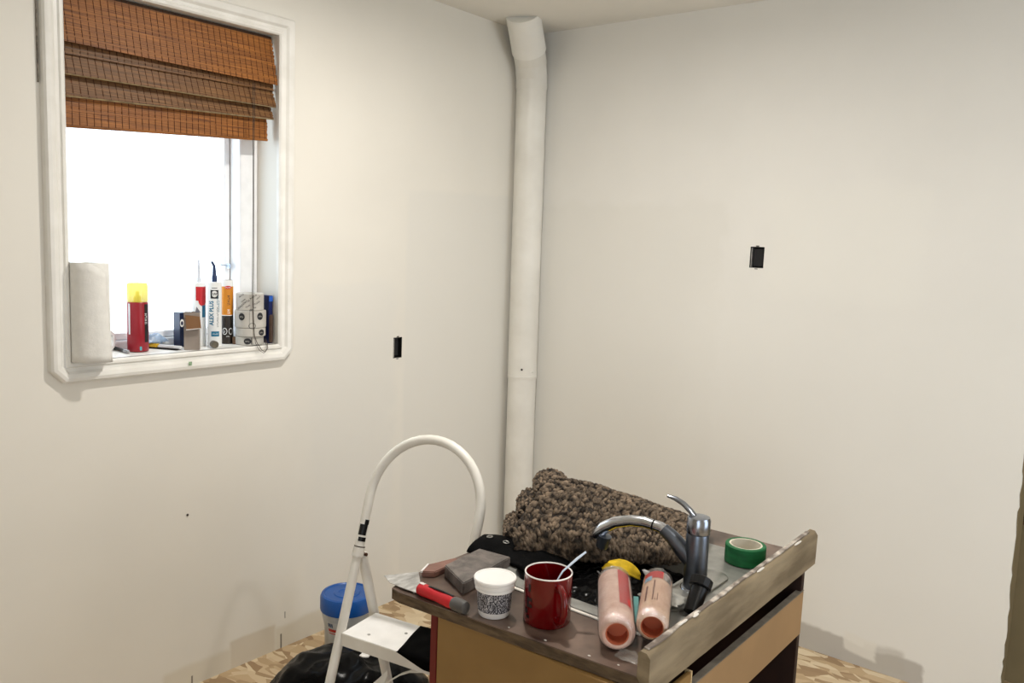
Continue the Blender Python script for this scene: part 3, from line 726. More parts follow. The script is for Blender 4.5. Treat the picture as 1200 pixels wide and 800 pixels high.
# ------------------------------------------------------------------ paint roller sleeves in film
m_nap = mat('pink_roller_nap', srgb(226, 178, 158), .9, var=.10, scale=30, col2=srgb(238, 204, 188), bump=.3, bscale=300, sheen=.3)
m_nap2 = mat('peach_roller_nap', srgb(222, 176, 146), .9, var=.10, scale=30, col2=srgb(234, 198, 168), bump=.3, bscale=300, sheen=.3)
m_core = mat('terracotta_core', srgb(190, 100, 68), .7, var=.10, scale=20)
m_film = film_mat('clear_film', (.97, .97, .97), .30, .12)
m_tail = mat('crinkled_film', (.62, .60, .58), .2, var=.3, scale=60, alpha=.55)
m_redp = mat('red_print', srgb(196, 26, 36), .35, var=.08)
def roller(p0, p1, r, nap, label, prints):
    p0, p1 = Vector(p0), Vector(p1); d = (p1 - p0).normalized(); L_ = (p1 - p0).length
    o = thing('roller_sleeve', label, 'paint roller', (p0 + p1) / 2 - Vector((0, 0, r)), 'wrapped paint roller sleeves')
    x = d.cross(Vector((0, 0, 1))).normalized(); z = x.cross(d)
    F = lambda s, a, rr: p0 + d * s + (x * math.cos(a) + z * math.sin(a)) * rr
    def rev(prof, n=36): return MB().rings([[F(s, 2 * PI * j / n, rr) for j in range(n)] for s, rr in prof], True, False)
    ri = .0195
    rev([(0.002, ri + .001), (.0, r - .008), (.003, r - .003), (.009, r), (L_ - .009, r), (L_ - .003, r - .003), (L_, r - .008), (L_, ri)]).build('nap', nap, o, angle=80)
    rev([(.0015, ri + .0012), (.0015, ri - .001), (L_ - .001, ri - .001)]).build('core', m_core, o)
    rev([(.030, .0), (.030, ri - .001)]).build('core_plug', m_core, o)
    fl = MB()
    prof = [(-.0035, r - .006), (.004, r + .0012), (.02, r + .002), (L_ * .35, r + .0018), (L_ * .7, r + .002), (L_ + .004, r + .001), (L_ + .008, r * .75), (L_ + .016, r * .3), (L_ + .022, r * .2), (L_ + .040, r * .55)]
    n = 40
    fl.rings([[F(s, 2 * PI * j / n, rr * (1 + .06 * noise.noise((s * 60, math.cos(2 * PI * j / n) * 2.5, math.sin(2 * PI * j / n) * 2.5 + L_ * 90)))) for j in range(n)] for s, rr in prof], True, False)
    fl.build('film', m_film, o, angle=60)
    tl_ = MB().grid(lambda u, v: p1 + d * (.006 + .034 * v) + x * (.030 * (u - .5) * (.5 + v) - .012 * v) + Vector((0, 0, -.008 + .010 * noise.noise((u * 4, v * 3, L_ * 50)) + .012 * v)), 10, 8)
    tl_.build('film_tail', m_tail, o, angle=180, solid=.0005)
    for (mm, s0, s1, a0, a1) in prints:
        q = MB(); q.grid(lambda u, v: F(s0 + (s1 - s0) * v, a0 + (a1 - a0) * u, r + .0009), 8, 6); q.build('print', mm, o)
    return o
m_brp = mat('brown_print', srgb(120, 58, 44), .5); m_blp = mat('pale_blue_print', srgb(150, 190, 214), .4); m_gyp = mat('grey_print', srgb(150, 140, 134), .5, var=.3, scale=150)
A75 = math.radians
roller((1.7205, -1.9055, .8350), (1.6015, -1.7235, .8405), .0322, m_nap, 'pink paint roller sleeve in clear film with a long red stripe across the sink rim',
       [(m_redp, .06, .205, A75(38), A75(82))])
roller((1.7645, -1.862, .8480), (1.681, -1.689, .8520), .0282, m_nap2, 'peach paint roller sleeve in film with red band and brown lettering, beside the upstand',
       [(m_redp, .150, .182, A75(70), A75(150)), (m_gyp, .150, .182, A75(30), A75(66)), (m_blp, .140, .160, A75(112), A75(145)), (m_brp, .05, .138, A75(96), A75(101)), (m_brp, .05, .115, A75(122), A75(129)), (m_brp, .05, .08, A75(80), A75(83)), (m_brp, .05, .058, A75(88), A75(91))])
tl = MB().bar((1.700, -1.800, .8125), (1.640, -1.700, .8125), .010, .004)
tag(tl.build('teal_stick', mat('teal_plastic', srgb(96, 160, 158), .4), origin=(1.67, -1.75, .8105)), 'teal plastic strip wedged between the two roller sleeves', 'strip')
ff = MB().grid(crumple(1.728, 1.772, -1.928, -1.898, lambda u, v: .8045 + .004 * v, 14, 10, .0018, 60, 2), 14, 10)
tag(ff.build('film_flap', mat('thin_clear_film', (.55, .53, .50), .15, var=.3, scale=60, alpha=.18), origin=(1.75, -1.913, .8005), angle=180, solid=.0004), 'crinkled clear film flap lying on the worktop under the roller sleeve ends', 'plastic film')
# film scrap behind sleeves
sc = MB().grid(crumple(1.655, 1.735, -1.715, -1.66, lambda u, v: .822 + .012 * math.sin(PI * u) * math.sin(PI * v), 14, 12, .004, 45, 8), 14, 12)
tag(sc.build('plastic_scrap', mat('milky_plastic', (.50, .49, .45), .3, var=.15, alpha=.75), origin=(1.69, -1.69, .815), angle=180, solid=.0006), 'crumpled milky plastic scrap at the foot of the faucet', 'plastic scrap')

# yellow sponge cloth in the sink
yl = MB()
def yfn(u, v):
    w = .050 * (1 - u) ** .55 * min(1, u * 6 + .35)
    x = 1.500 + .070 * u + .3 * w * (v - .5); y = -1.590 + .030 * u + w * (v - .5)
    return (x, y, .800 + .014 * math.sin(PI * min(1, u * .8 + .2)) + .012 * (v - .3) - .010 * u + .002 * noise.noise((u * 4, v * 4, 2)))
yl.grid(yfn, 16, 10)
tag(yl.build('yellow_cloth', mat('yellow_cloth', srgb(214, 178, 26), .8, var=.18, scale=60, bump=.3), origin=(1.53, -1.57, .77), solid=.004, angle=180), 'yellow cloth curled up on the black bag in the sink', 'cloth')

# ------------------------------------------------------------------ sanding block, wood scrap, putty knife, tool pouch
sb_ = MB().prism([(1.365, -1.913, .8), (1.272, -1.869, .8), (1.262, -1.745, .8), (1.345, -1.735, .8)], (0, 0, .026))
tag(sb_.build('sanding_block', mat('grey_sanding_sponge', srgb(86, 79, 75), .42, var=.15, scale=40, col2=srgb(118, 109, 103), bump=.4, bscale=500), origin=(1.31, -1.82, .8), bevel=.002), 'dark grey sanding block lying flat on the worktop beside the white tub', 'sanding block')
ws = thing('wood_scrap', 'small reddish brown wedge with white paint along its edge beside the sanding block', 'wood scrap', (1.25, -1.87, .8))
MB().prism([(1.262, -1.888, .8), (1.240, -1.905, .8), (1.222, -1.868, .8), (1.238, -1.80, .8), (1.258, -1.80, .8)], (0, 0, .013)).build('wedge', mat('reddish_wood', srgb(128, 92, 80), .6, var=.15, scale=30), ws, smooth=False, bevel=.002)
MB().bar((1.2395, -1.9055, .812), (1.222, -1.866, .812), .004, .004).build('paint_edge', mat('white_paint', (.82, .78, .76), .5), ws, smooth=False)

pk = thing('putty_knife', 'putty knife with red and black grip and steel blade over the worktop corner', 'putty knife', (1.33, -1.972, .8))
h0, h1 = Vector((1.296, -1.968, .8125)), Vector((1.428, -1.974, .8135))
dd = h1 - h0
MB().tube([h0 + dd * t for t in (0, .02, .12, .25, .40, .55, .66, .74)], [.0085, .0118, .0126, .0118, .0112, .0122, .0130, .0118], 20).build('grip', mat('red_rubber_grip', srgb(196, 34, 42), .45, var=.1), pk)
MB().tube([h0 + dd * t for t in (.735, .77, .92, .985, 1.0)], [.0118, .0132, .0132, .0118, .008], 20).build('end_cap', mat('grey_end_cap', srgb(84, 82, 80), .4, var=.1), pk)
gi = MB().grid(lambda u, v: h0 + dd * (.20 + .53 * u) + Vector((0, math.cos(A75(36 + 62 * v)) * .0128, math.sin(A75(36 + 62 * v)) * .0128)) * (.96 + .10 * math.sin(PI * u)), 12, 6)
gi.build('black_inlay', m_blkpl, pk, solid=.001)
wt = MB().grid(lambda u, v: h0 + dd * (.015 + .10 * u) + Vector((0, math.cos(A75(60 + 45 * v)) * .0127, math.sin(A75(60 + 45 * v)) * .0127)), 6, 6)
wt.build('white_mark', mat('white_mark', (.8, .75, .72), .5), pk, solid=.0006)
bl = [(1.300, -1.974), (1.300, -1.961), (1.272, -1.940), (1.224, -1.898), (1.187, -1.962), (1.222, -1.979), (1.262, -1.978)]
MB().prism([(x, y, .8035 + (1.30 - x) * .012) for x, y in bl], (0, 0, .0012)).build('blade', mat('scraped_steel', (.60, .60, .60), .30, metal=.8, var=.35, scale=60, stretch=(1, .4, 1)), pk, smooth=False)

pch = thing('tool_pouch', 'black fabric tool belt flap with two metal eyelets draped at the sink edge', 'tool pouch', (1.29, -1.68, .8))
def pfn(u, v):
    a, b, c, d = Vector((1.216, -1.734, 0)), Vector((1.445, -1.742, 0)), Vector((1.435, -1.60, 0)), Vector((1.225, -1.625, 0))
    p = a.lerp(b, u).lerp(d.lerp(c, u), v)
    h = min(1, u * 1.65)
    p.z = .803 + .030 * math.sin(PI * v) ** .7 * (.35 + .65 * math.sin(PI * min(1, h * .75 + .25))) + .003 * noise.noise((u * 8, v * 5, 1))
    if v < .02: p.z = .802
    if u > .46: p.z += .0075 * min(1, (u - .46) * 12)
    if u > .68: p.z -= .028 * (u - .68) / .32
    return p
pf = MB().grid(pfn, 34, 22).build('flap', mat('black_fabric', (.002, .002, .0022), .7, spec=.06, var=.3, scale=80, bump=.3, bscale=300), pch, solid=.004, angle=180)
for u, v in ((.12, .40), (.33, .40)):
    q = pfn(u, v); t1 = (pfn(u + .03, v) - q).normalized(); t2 = (pfn(u, v + .03) - q).normalized(); n_ = t1.cross(t2).normalized()
    if n_.z < 0: n_ = -n_
    q = q + n_ * .0035
    tt = [q + (t1 * math.cos(a_) + t2 * math.sin(a_)) * .0062 for a_ in (2 * PI * k / 16 for k in range(17))]
    MB().tube(tt, .0013, 6, cap=False).build('eyelet', m_galv, pf)

# ------------------------------------------------------------------ chunky rug folded over the far side of the sink
m_rug = mat('rug_backing', srgb(40, 33, 27), .9, var=.3, scale=40)
m_yarn = mat('brown_chunky_yarn', srgb(58, 48, 39), .95, var=.55, scale=60, col2=srgb(140, 121, 101), detail=4, lo=.36, hi=.70, bump=.5, bscale=400)
rug = thing('rug', 'folded rug of chunky grey brown yarn heaped on the far side of the sink', 'rug', (1.42, -1.45, .8))
def lerp3(pts, s):
    s = max(0, min(1, s)) * (len(pts) - 1); i = min(int(s), len(pts) - 2); return Vector(pts[i]).lerp(Vector(pts[i + 1]), s - i)
FB = [(1.318, -1.680, .806), (1.40, -1.590, .800), (1.50, -1.515, .800), (1.600, -1.440, .806)]
RG = [(1.288, -1.505, .940), (1.365, -1.43, .918), (1.47, -1.40, .893), (1.610, -1.345, .846)]
FE = [(1.306, -1.676, .868), (1.392, -1.585, .858), (1.497, -1.510, .848), (1.605, -1.435, .828)]
BK = [(1.235, -1.33, .806), (1.33, -1.28, .806), (1.45, -1.25, .806), (1.58, -1.235, .806)]
def rfn(u, v):   # u along the ridge, v from front base over the ridge to the back base
    f, r, k = lerp3(FB, u), lerp3(RG, u), lerp3(BK, u)
    e = lerp3(FE, u)
    if v < .30:
        t = v / .30; p = f.lerp(e, t) + Vector((.6, -.8, 0)) * .012 * math.sin(PI * t * .8)
    elif v < .62:
        t = (v - .30) / .32; p = e.lerp(r, t); p.z += .010 * math.sin(PI * t)
    else:
        t = (v - .62) / .38; p = r.lerp(k, t); p.z += .022 * math.sin(PI * t)
    n_ = noise.noise((u * 5, v * 4, 3.3))
    return p + Vector((.3, -.4, .5)) * .012 * n_
rb = MB().grid(rfn, 40, 36)
rb.build('fold', m_rug, rug, solid=.012, angle=180)
CR = Vector((.7815, .624, 0)); CF = Vector((-.62, .785, 0))
# two rolled-over folds at the left end
def loopfold(c, ra, rb_, depth, a0, a1):
    c = Vector(c)
    return lambda u, v: c + CR * ra * math.cos(a0 + (a1 - a0) * u) + Vector((0, 0, rb_ * math.sin(a0 + (a1 - a0) * u))) + CF * depth * (v - .5)
loops = [loopfold((1.265, -1.480, .905), .036, .030, .12, A75(225), A75(-30)), loopfold((1.262, -1.590, .826), .036, .026, .12, A75(360), A75(0)), loopfold((1.252, -1.535, .866), .032, .028, .12, A75(360), A75(0))]
caps = [lambda u, v, c=c, a=a, b=b, d=d: Vector(c) + CR * a * v * math.cos(-2 * PI * u) + Vector((0, 0, b * v * math.sin(-2 * PI * u))) - CF * (d / 2 + .012 * (1 - v * v)) for c, a, b, d in (((1.262, -1.590, .826), .036, .026, .12), ((1.252, -1.535, .866), .032, .028, .12))]
dk = loops[0]
MB().grid(lambda u, v: Vector((1.265, -1.480, .905)) + CR * .034 * v * math.cos(2 * PI * u) + Vector((0, 0, .028 * v * math.sin(2 * PI * u))), 16, 2).build('fold', m_rug, rug)  # dark disc standing in for the shade inside the open loop
for lf in loops: MB().grid(lf, 20, 8).build('fold', m_rug, rug, solid=.012, angle=180)
def nubs(fn, nu, nv, size, seed, sgn=1):
    random.seed(seed); mb = MB()
    for i in range(nu):
        for j in range(nv):
            u = (i + .5 + random.uniform(-.35, .35)) / nu; v = (j + .5 + random.uniform(-.3, .3)) / nv
            p = Vector(fn(u, v)); du = (Vector(fn(min(1, u + .01), v)) - Vector(fn(max(0, u - .01), v))).normalized(); dv = (Vector(fn(u, min(1, v + .01))) - Vector(fn(u, max(0, v - .01)))).normalized()
            n_ = du.cross(dv).normalized() * sgn
            s_ = size * random.uniform(.75, 1.3); a_ = random.uniform(-.6, .6)
            t = dv * math.cos(a_) + du * math.sin(a_); b = n_.cross(t)
            mb.blob(p + n_ * .0065, b * s_ * .55, n_ * s_ * .55, t * s_, 6, 4)
    return mb
stuff(nubs(rfn, 46, 30, .0098, 1).build('yarn_loops', m_yarn, rug, angle=180))
stuff(nubs(lambda u, v: loops[0](u, v), 20, 14, .0066, 2, 1).build('yarn_loops', m_yarn, rug, angle=180))
stuff(nubs(lambda u, v: loops[1](u, v), 22, 15, .0066, 3, 1).build('yarn_loops', m_yarn, rug, angle=180))
stuff(nubs(lambda u, v: loops[2](u, v), 20, 14, .0066, 5, 1).build('yarn_loops', m_yarn, rug, angle=180))
for k, cpf in enumerate(caps):
    MB().grid(lambda u, v: cpf(u, max(v, .02)), 20, 5).build('fold', m_rug, rug, angle=180)
    stuff(nubs(lambda u, v: cpf(u, max(.1, v)), 16, 5, .0066, 20 + k, 1).build('yarn_loops', m_yarn, rug, angle=180))

# ------------------------------------------------------------------ step ladder
m_lad = mat('chipped_cream_enamel', (.74, .71, .64), .38, var=.06, scale=10, col2=(.80, .78, .72), bump=.05)
m_plat = mat('white_enamel_step', (.90, .89, .87), .4, var=.05, scale=16)
lad = thing('step_ladder', 'white painted metal step ladder with arched hand rail beside the vanity', 'step ladder', (.95, -1.75, 0))
w_ = Vector((math.cos(A75(10)), math.sin(A75(10)), 0)); rd = Vector((-.0557, .3160, .9471)); PLp = Vector((.833, -1.775, .5)); WD = .331
foot = PLp - rd * (.5 / rd.z)
P_ = lambda w, r: PLp + w_ * w + rd * r
rfoot = -.5 / rd.z
path = [P_(0, rfoot + .01), P_(0, 0), P_(0, .19), P_(-.002, .30)]
n_ = 22
for k in range(n_ + 1):
    a_ = PI - PI * k / n_; path.append(P_(WD / 2 + .168 * math.cos(a_), .352 + .168 * math.sin(a_)))
path += [P_(WD + .002, .30), P_(WD, .19), P_(WD, 0), P_(WD, rfoot + .01)]
MB().tube(path, .0125, 16).build('hand_rail', m_lad, lad)
lv_ = Vector((-w_.y, w_.x, 0))
for w in (0, WD):
    f0 = PLp + w_ * w
    MB().tube([P_(w, rfoot), P_(w, rfoot + .03)], .016, 14).build('foot_cap', m_blkpl, lad)
    a = f0 + rd * .19 + lv_ * .018; b = Vector((f0.x - .048, f0.y + .275, .02))
    lg = MB(); lg.tube([a, b], .0135, 14, flat=.7); lg.build('rear_leg', m_lad, lad)
    MB().tube([b, b - Vector((0, -.002, .02))], .0155, 12).build('foot_cap', m_blkpl, lad)
    pv = f0 + rd * .20
    MB().tube([pv - rd * .012, pv + rd * .012], .0155, 16).build('pivot_collar', m_lad, lad)
    MB().tube([pv + rd * .0125, pv + rd * .0150], .0146, 16).build('pivot_gap', mat('dark_gap', (.06, .045, .03), .8), lad)
    MB().cyl(a - w_ * .016, a + w_ * .016, .0045, n=10).build('pivot_pin', mat('rusty_pin', (.10, .05, .03), .6, metal=.5), lad)
# platform with turned-down edge
def Q(w, l, z): return PLp + w_ * w + lv_ * l + Vector((0, 0, z))
pl = MB(); T = 0.0
cor = [(.012, -.012), (WD - .012, -.012), (WD - .012, .128), (.012, .128)]
pl.prism([Q(w, l, -.003) for w, l in cor], (0, 0, .003))
po = pl.build('platform', m_plat, lad, smooth=False)
ap = MB(); ap.prism([Q(w, l, -.034) for w, l in ((.012, -.0135), (WD - .012, -.0135), (WD - .012, -.0105), (.012, -.0105))], (0, 0, .033))
ap.prism([Q(w, l, -.034) for w, l in ((.009, -.012), (.012, -.012), (.012, .128), (.009, .128))], (0, 0, .033))
ap.prism([Q(w, l, -.034) for w, l in ((.012, .1255), (WD - .012, .1255), (WD - .012, .1285), (.012, .1285))], (0, 0, .033))
ap.build('platform_skirt', m_lad, po, smooth=False, bevel=.001)
for w, l in ((.075, .018), (.15, .075)): MB().cyl(Q(w, l, 0), Q(w, l, .0012), .004, n=10).build('rivet', m_galv, po)
# lower step between the front rails and cross struts
lo = P_(0, -.26) - PLp
ls = MB(); ls.prism([PLp + lo + w_ * w + lv_ * l for w, l in ((.014, -.02), (WD - .014, -.02), (WD - .014, .10), (.014, .10))], (0, 0, .025)); ls.build('lower_step', m_lad, lad, smooth=False, bevel=.002)
MB().bar(Q(.125, .05, -.040), Q(.240, .05, -.0585), .003, .011, up=lv_).build('brace', m_lad, lad, smooth=False)
bp = [Q(.100, .05, -.145), Q(.130, .05, -.118), Q(.155, .05, -.098), Q(.185, .05, -.081), Q(.250, .05, -.062)]
for a, b in zip(bp[:-1], bp[1:]): MB().bar(a, b, .003, .013, up=lv_).build('brace', m_lad, lad, smooth=False)
MB().prism([Q(.066, .05, -.150), Q(.112, .05, -.100), Q(.112, .05, -.115), Q(.098, .05, -.150)], lv_ * .003).build('brace_tab', m_lad, lad, smooth=False)
# sticker on the left rail
stk = MB(); c0 = P_(0, .262); xx = w_; yy = rd.cross(w_).normalized()
vd = (Vector((2.428, -3.131, 1.518)) - c0); vd = (vd - rd * vd.dot(rd)).normalized(); sd = rd.cross(vd).normalized()
S_ = lambda u, v: c0 + rd * v + (vd * math.cos(u / .0128) + sd * math.sin(u / .0128)) * .0129
put_rect(stk, S_, -.012, .012, -.036, .026, 8)
so = stk.build('sticker', mat('white_sticker', (.75, .73, .68), .4), lad)
st2 = MB(); S2 = lambda u, v: c0 + rd * v + (vd * math.cos(u / .0128) + sd * math.sin(u / .0128)) * .0133
for z_a, z_b, u0, u1 in ((-.018, .010, -.012, .010), (.010, .023, .0, .012), (-.034, -.023, -.008, .013)): put_rect(st2, S2, u0, u1, z_a, z_b, 6)
st2.build('sticker_print', m_blkpl, so)
for w, r, h in ((WD, .285, .035), (WD, .225, .025)):    # bare patches where the enamel has chipped
    c1 = P_(w, r); vd2 = (Vector((2.428, -3.131, 1.518)) - c1); vd2 = (vd2 - rd * vd2.dot(rd)).normalized(); sd2 = rd.cross(vd2).normalized()
    ch = MB(); put_rect(ch, lambda u, v: c1 + rd * (v + u * .6) + (vd2 * math.cos(u / .0128) + sd2 * math.sin(u / .0128)) * .0127, -.003, .005, -h / 2, h / 2, 4)
    ch.build('chipped_patch', mat('bare_brown_metal', (.07, .045, .03), .7), lad)
# black cloth over the right half of the platform
def cfn(u, v):
    # u across, v from the back of the platform to the hanging front edge
    wl_ = .205 - .02 * v
    w = wl_ + (WD - .016 - wl_) * u
    if v < .8: l = .125 - (.137) * v / .8; z = .0025 + .002 * math.sin(u * 9 + v * 5) ** 2
    else: t = (v - .8) / .2; l = -.0155; z = .002 - t * (.002 + .024 * min(1, u * 1.6))
    if v < .8: w -= .03 * (1 - u) * (v / .8 - 1) * -1 * 0 + .055 * (1 - u) * (v < 2) * (v / .8 - .0) * -0
    w -= (1 - u) * (.045 * (1 - min(1, v / .8)))
    return Q(w, l, z)
tag(MB().grid(cfn, 14, 20).build('black_cloth', mat('black_cloth', (.0015, .0015, .0015), .9, spec=.05, var=.3, scale=60), origin=(1.08, -1.67, .5), solid=.0015, angle=180), 'black cloth lying over one end of the ladder platform', 'cloth')

# ------------------------------------------------------------------ pail with blue lid
PC = (.318, -1.315)
pail = thing('plastic_pail', 'grey plastic pail with a bright blue lid on the floor behind the ladder', 'pail', (*PC, 0))
MB().lathe((*PC, 0), [(0, .001), (.066, .001), (.070, .006), (.074, .19), (.080, .215), (.083, .228), (.083, .265), (0, .265)], 40).build('body', mat('translucent_grey_plastic', (.50, .51, .50), .4, var=.08), pail)
MB().lathe((*PC, 0), [(.084, .245), (.0885, .246), (.0895, .252), (.0890, .290), (.0850, .299), (.078, .301), (.074, .297), (.045, .297), (.042, .300), (.030, .300), (.027, .297), (0, .297)], 40).build('lid', mat('blue_lid_plastic', srgb(20, 82, 158), .35, var=.08, scale=20), pail)
va = math.atan2(-3.131 - PC[1], 2.428 - PC[0])
lb = MB(); fn = on_cyl(PC, .0838, va - .55, .0); put_rect(lb, fn, -.030, .022, .13, .2275, 8)
lb2 = MB(); fnb = lambda u, v: (PC[0] + (.0752 + .0088 * max(0, min(1, (v - .185) / .04))) * math.cos(va - .55 + u / .08), PC[1] + (.0752 + .0088 * max(0, min(1, (v - .185) / .04))) * math.sin(va - .55 + u / .08), v)
def label_grid(u0, u1, v0, v1, off=.0):
    return MB().grid(lambda a, b: (lambda q: (PC[0] + (q[0] - PC[0]) * (1 + off), PC[1] + (q[1] - PC[1]) * (1 + off), q[2]))(fnb(u0 + (u1 - u0) * a, v0 + (v1 - v0) * b)), 8, 8)
lo_ = label_grid(-.028, .035, .10, .224).build('label', mat('pale_label', (.62, .62, .60), .5), pail)
label_grid(-.024, .030, .180, .198, .008).build('red_band', mat('red_band', srgb(196, 44, 36), .4), lo_)
for k in range(3): label_grid(-.022 + k * .007, -.017 + k * .007, .205, .219, .008).build('blue_letter', mat('blue_letter', srgb(36, 72, 110), .4), lo_)

# ------------------------------------------------------------------ bin bags on the floor, paper chip
def bin_bag(c, ra, rb2, h, seed, label):
    c = Vector(c); mb = MB(); nu, nv = 64, 30
    rs = []
    for i in range(nv + 1):
        t = i / nv
        el = t * PI * .5
        ring = []
        for j in range(nu):
            a_ = 2 * PI * j / nu
            rr = math.cos(el) ** .55 if i < nv else 0.02
            rr = max(rr, .02)
            base = c + CR * ra * rr * math.cos(a_) + CF * rb2 * rr * math.sin(a_) + Vector((0, 0, h * math.sin(el) ** 1.1))
            q = Vector((base.x * 9 + seed, base.y * 9, base.z * 9))
            w = (1 - 2 * abs(noise.noise(q))) * .018 + (1 - 2 * abs(noise.noise(q * 2.4))) * .009
            base += Vector((base.x - c.x, base.y - c.y, .6 * (base.z + .02))).normalized() * w
            base.z = max(base.z, .001)
            ring.append(base)
        rs.append(ring)
    mb.rings(rs, True, True)
    return tag(mb.build('bin_bag', m_bag, origin=c, angle=180), label, 'bag')
bag_a = bin_bag((.555, -1.50, 0), .255, .165, .215, 1, 'black plastic bin bag on the floor in front of the blue lidded pail')
bin_bag((1.0, -1.31, 0), .15, .12, .27, 5, 'black plastic bin bag on the floor behind the ladder next to the vanity')
random.seed(9)
FLX, FLY = .605, -1.488
FLZ = max(v.co.z + bag_a.location.z for v in bag_a.data.vertices if (v.co.x + bag_a.location.x - FLX) ** 2 + (v.co.y + bag_a.location.y - FLY) ** 2 < .022 ** 2) + .001
chips = [((FLX, FLY, FLZ), .024, 'white paint flake lying on top of the black bin bag'), ((.14, -1.30, .0012), .010, 'white crumb of plaster on the floor at the wall beside the pail')]
for c, s_, lab in chips:
    pts = [(c[0] + s_ * random.uniform(.5, 1) * math.cos(a_), c[1] + s_ * random.uniform(.4, .9) * math.sin(a_), c[2]) for a_ in (2 * PI * k / 9 for k in range(9))]
    tag(MB().prism(pts, (0, 0, .003)).build('paint_flake', mat('white_flake', (.85, .83, .80), .6), origin=c, smooth=False), lab, 'paint flake')
tag(MB().blob((1.62, -.26, .005), (.012, 0, 0), (0, .006, 0), (0, 0, .005)).build('yellow_crumb', mat('yellow_crumb', srgb(220, 190, 60), .6), origin=(1.62, -.26, 0)), 'tiny yellow scrap on the chipboard floor near the wall', 'scrap')

# ------------------------------------------------------------------ things on the window sill
SZ = WZ0 + .0025
VA = lambda x, y: math.atan2(-3.131 - y, 2.428 - x)
# paper towel
m_towel = mat('paper_towel', (.86, .845, .80), .9, var=.03, scale=40, bump=.25, bscale=120, transl=.08)
RC = (.026, -2.020)
tw = thing('paper_towel_roll', 'white paper towel roll standing at the end of the window sill', 'paper towel', (*RC, SZ))
MB().lathe((*RC, SZ), [(.021, .0), (.049, .0), (.0505, .004), (.0500, .14), (.0495, .276), (.048, .279), (.021, .279), (.021, 0)], 48).build('roll', m_towel, tw)
MB().lathe((*RC, SZ), [(.0195, .0005), (.0208, .0005), (.0208, .2785), (.0195, .2785), (.0195, .0005)], 32).build('core', mat('card_core', srgb(170, 146, 112), .8), tw)
def sh(u, v):
    a_ = VA(*RC) - 1.6 + 2.5 * u; r_ = .0512 + .006 * u * (1 - v) + .034 * max(0, u - .7) * (1 - v)
    zt = .279 - .07 * max(0, u - .62); zb = -.002 - .010 * (u > 0) * u
    return (RC[0] + r_ * math.cos(a_), RC[1] + r_ * math.sin(a_), SZ + max(.0012, 0) + zb * 0 + (zt) * v)
MB().grid(sh, 20, 12).build('loose_sheet', m_towel, tw, solid=.0008, angle=180)

# spray can
CC = (-.085, -1.826)
can = thing('spray_can', 'red spray can with a clear yellow cap on the window sill', 'spray can', (*CC, SZ))
MB().lathe((*CC, SZ), [(0, .001), (.029, .001), (.031, .004), (.0312, .150), (.029, .154), (0, .156)], 36).build('body', mat('red_can', srgb(150, 26, 40), .35, var=.08), can)
MB().lathe((*CC, SZ), [(0, .154), (.012, .156), (.010, .170), (.006, .172), (.006, .186), (0, .187)], 20).build('nozzle', mat('yellow_nozzle', srgb(226, 206, 40), .5), can)
m_ycap = mat('clear_yellow_plastic', srgb(238, 228, 120), .2, var=.03, transl=.6, alpha=.5)
MB().lathe((*CC, SZ), [(.0295, .1545), (.0300, .205), (.0275, .212), (0, .213)], 36).build('cap', m_ycap, can)
cp = MB(); fn = on_cyl(CC, .0316, VA(*CC) + .85, SZ); put_rect(cp, fn, -.006, .010, .03, .148, 5); cpo = cp.build('label', mat('black_label', (.012, .012, .014), .4), can)
ct = MB(); put_marks(ct, 4, .012, on_cyl(CC, .0320, VA(*CC) + .80, SZ + .105), True); ct.build('lettering', mat('white_letter', (.8, .8, .8), .5), cpo)
cq = MB(); put_rect(cq, on_cyl(CC, .0316, VA(*CC) + .25, SZ), -.003, .003, .006, .018, 3); cq.build('price_sticker', mat('teal_sticker', srgb(80, 170, 180), .5), can)
cw = MB(); put_rect(cw, on_cyl(CC, .0316, VA(*CC) - .85, SZ), -.0035, .0035, .055, .150, 3); cw.build('stripe', mat('white_stripe', (.8, .8, .82), .4), can)

# caulk cartridges
def cartridge(c, r, h, body, label, name='caulk_tube'):
    o = thing(name, label, 'caulk tube', (*c, SZ))
    MB().lathe((*c, SZ), [(0, .002), (r - .002, .002), (r - .002, .0), (r, 0), (r, h - .004), (r - .001, h), (r - .006, h + .001), (0, h + .003)], 32).build('tube', body, o)
    return o
m_wtube = mat('white_card_tube', (.82, .83, .82), .4, var=.02)
CA = (-.055, -1.580)
ca = cartridge(CA, .0225, .212, m_wtube, 'white caulk tube with teal lettering and a dark blue nozzle on the sill')
MB().tube([(*CA, SZ + .212), (*CA, SZ + .232), (CA[0], CA[1], SZ + .235), (CA[0], CA[1] - .001, SZ + .266), (CA[0], CA[1] - .006, SZ + .274), (CA[0], CA[1] - .010, SZ + .280)], [.0085, .0085, .0065, .0045, .004, .0035], 14).build('nozzle', mat('dark_blue_nozzle', srgb(22, 44, 84), .4), ca)
a0 = VA(*CA)
m_teal = mat('teal_ink', srgb(28, 112, 146), .5, var=.06); m_ink = mat('black_ink', (.02, .02, .022), .5); m_gink = mat('grey_ink', srgb(110, 116, 120), .5); m_wink = mat('white_ink', (.85, .85, .83), .5)
t1 = MB(); put_text(t1, 'ALEX PLUS', .0195, on_cyl(CA, .0229, a0 - .42, SZ + .112), True, .86)
t1.build('lettering', m_teal, ca)
put_rect(MB(), on_cyl(CA, .0229, a0 + .05, SZ), -.012, .014, .035, .052, 6).build('teal_block', m_teal, ca)
t2 = MB(); put_marks(t2, 11, .0085, on_cyl(CA, .0229, a0 + .42, SZ + .100), True); t2.build('lettering', m_gink, ca)
t6 = MB(); put_marks(t6, 7, .0075, on_cyl(CA, .0229, a0 + .62, SZ + .135), True); t6.build('lettering', m_teal, ca)
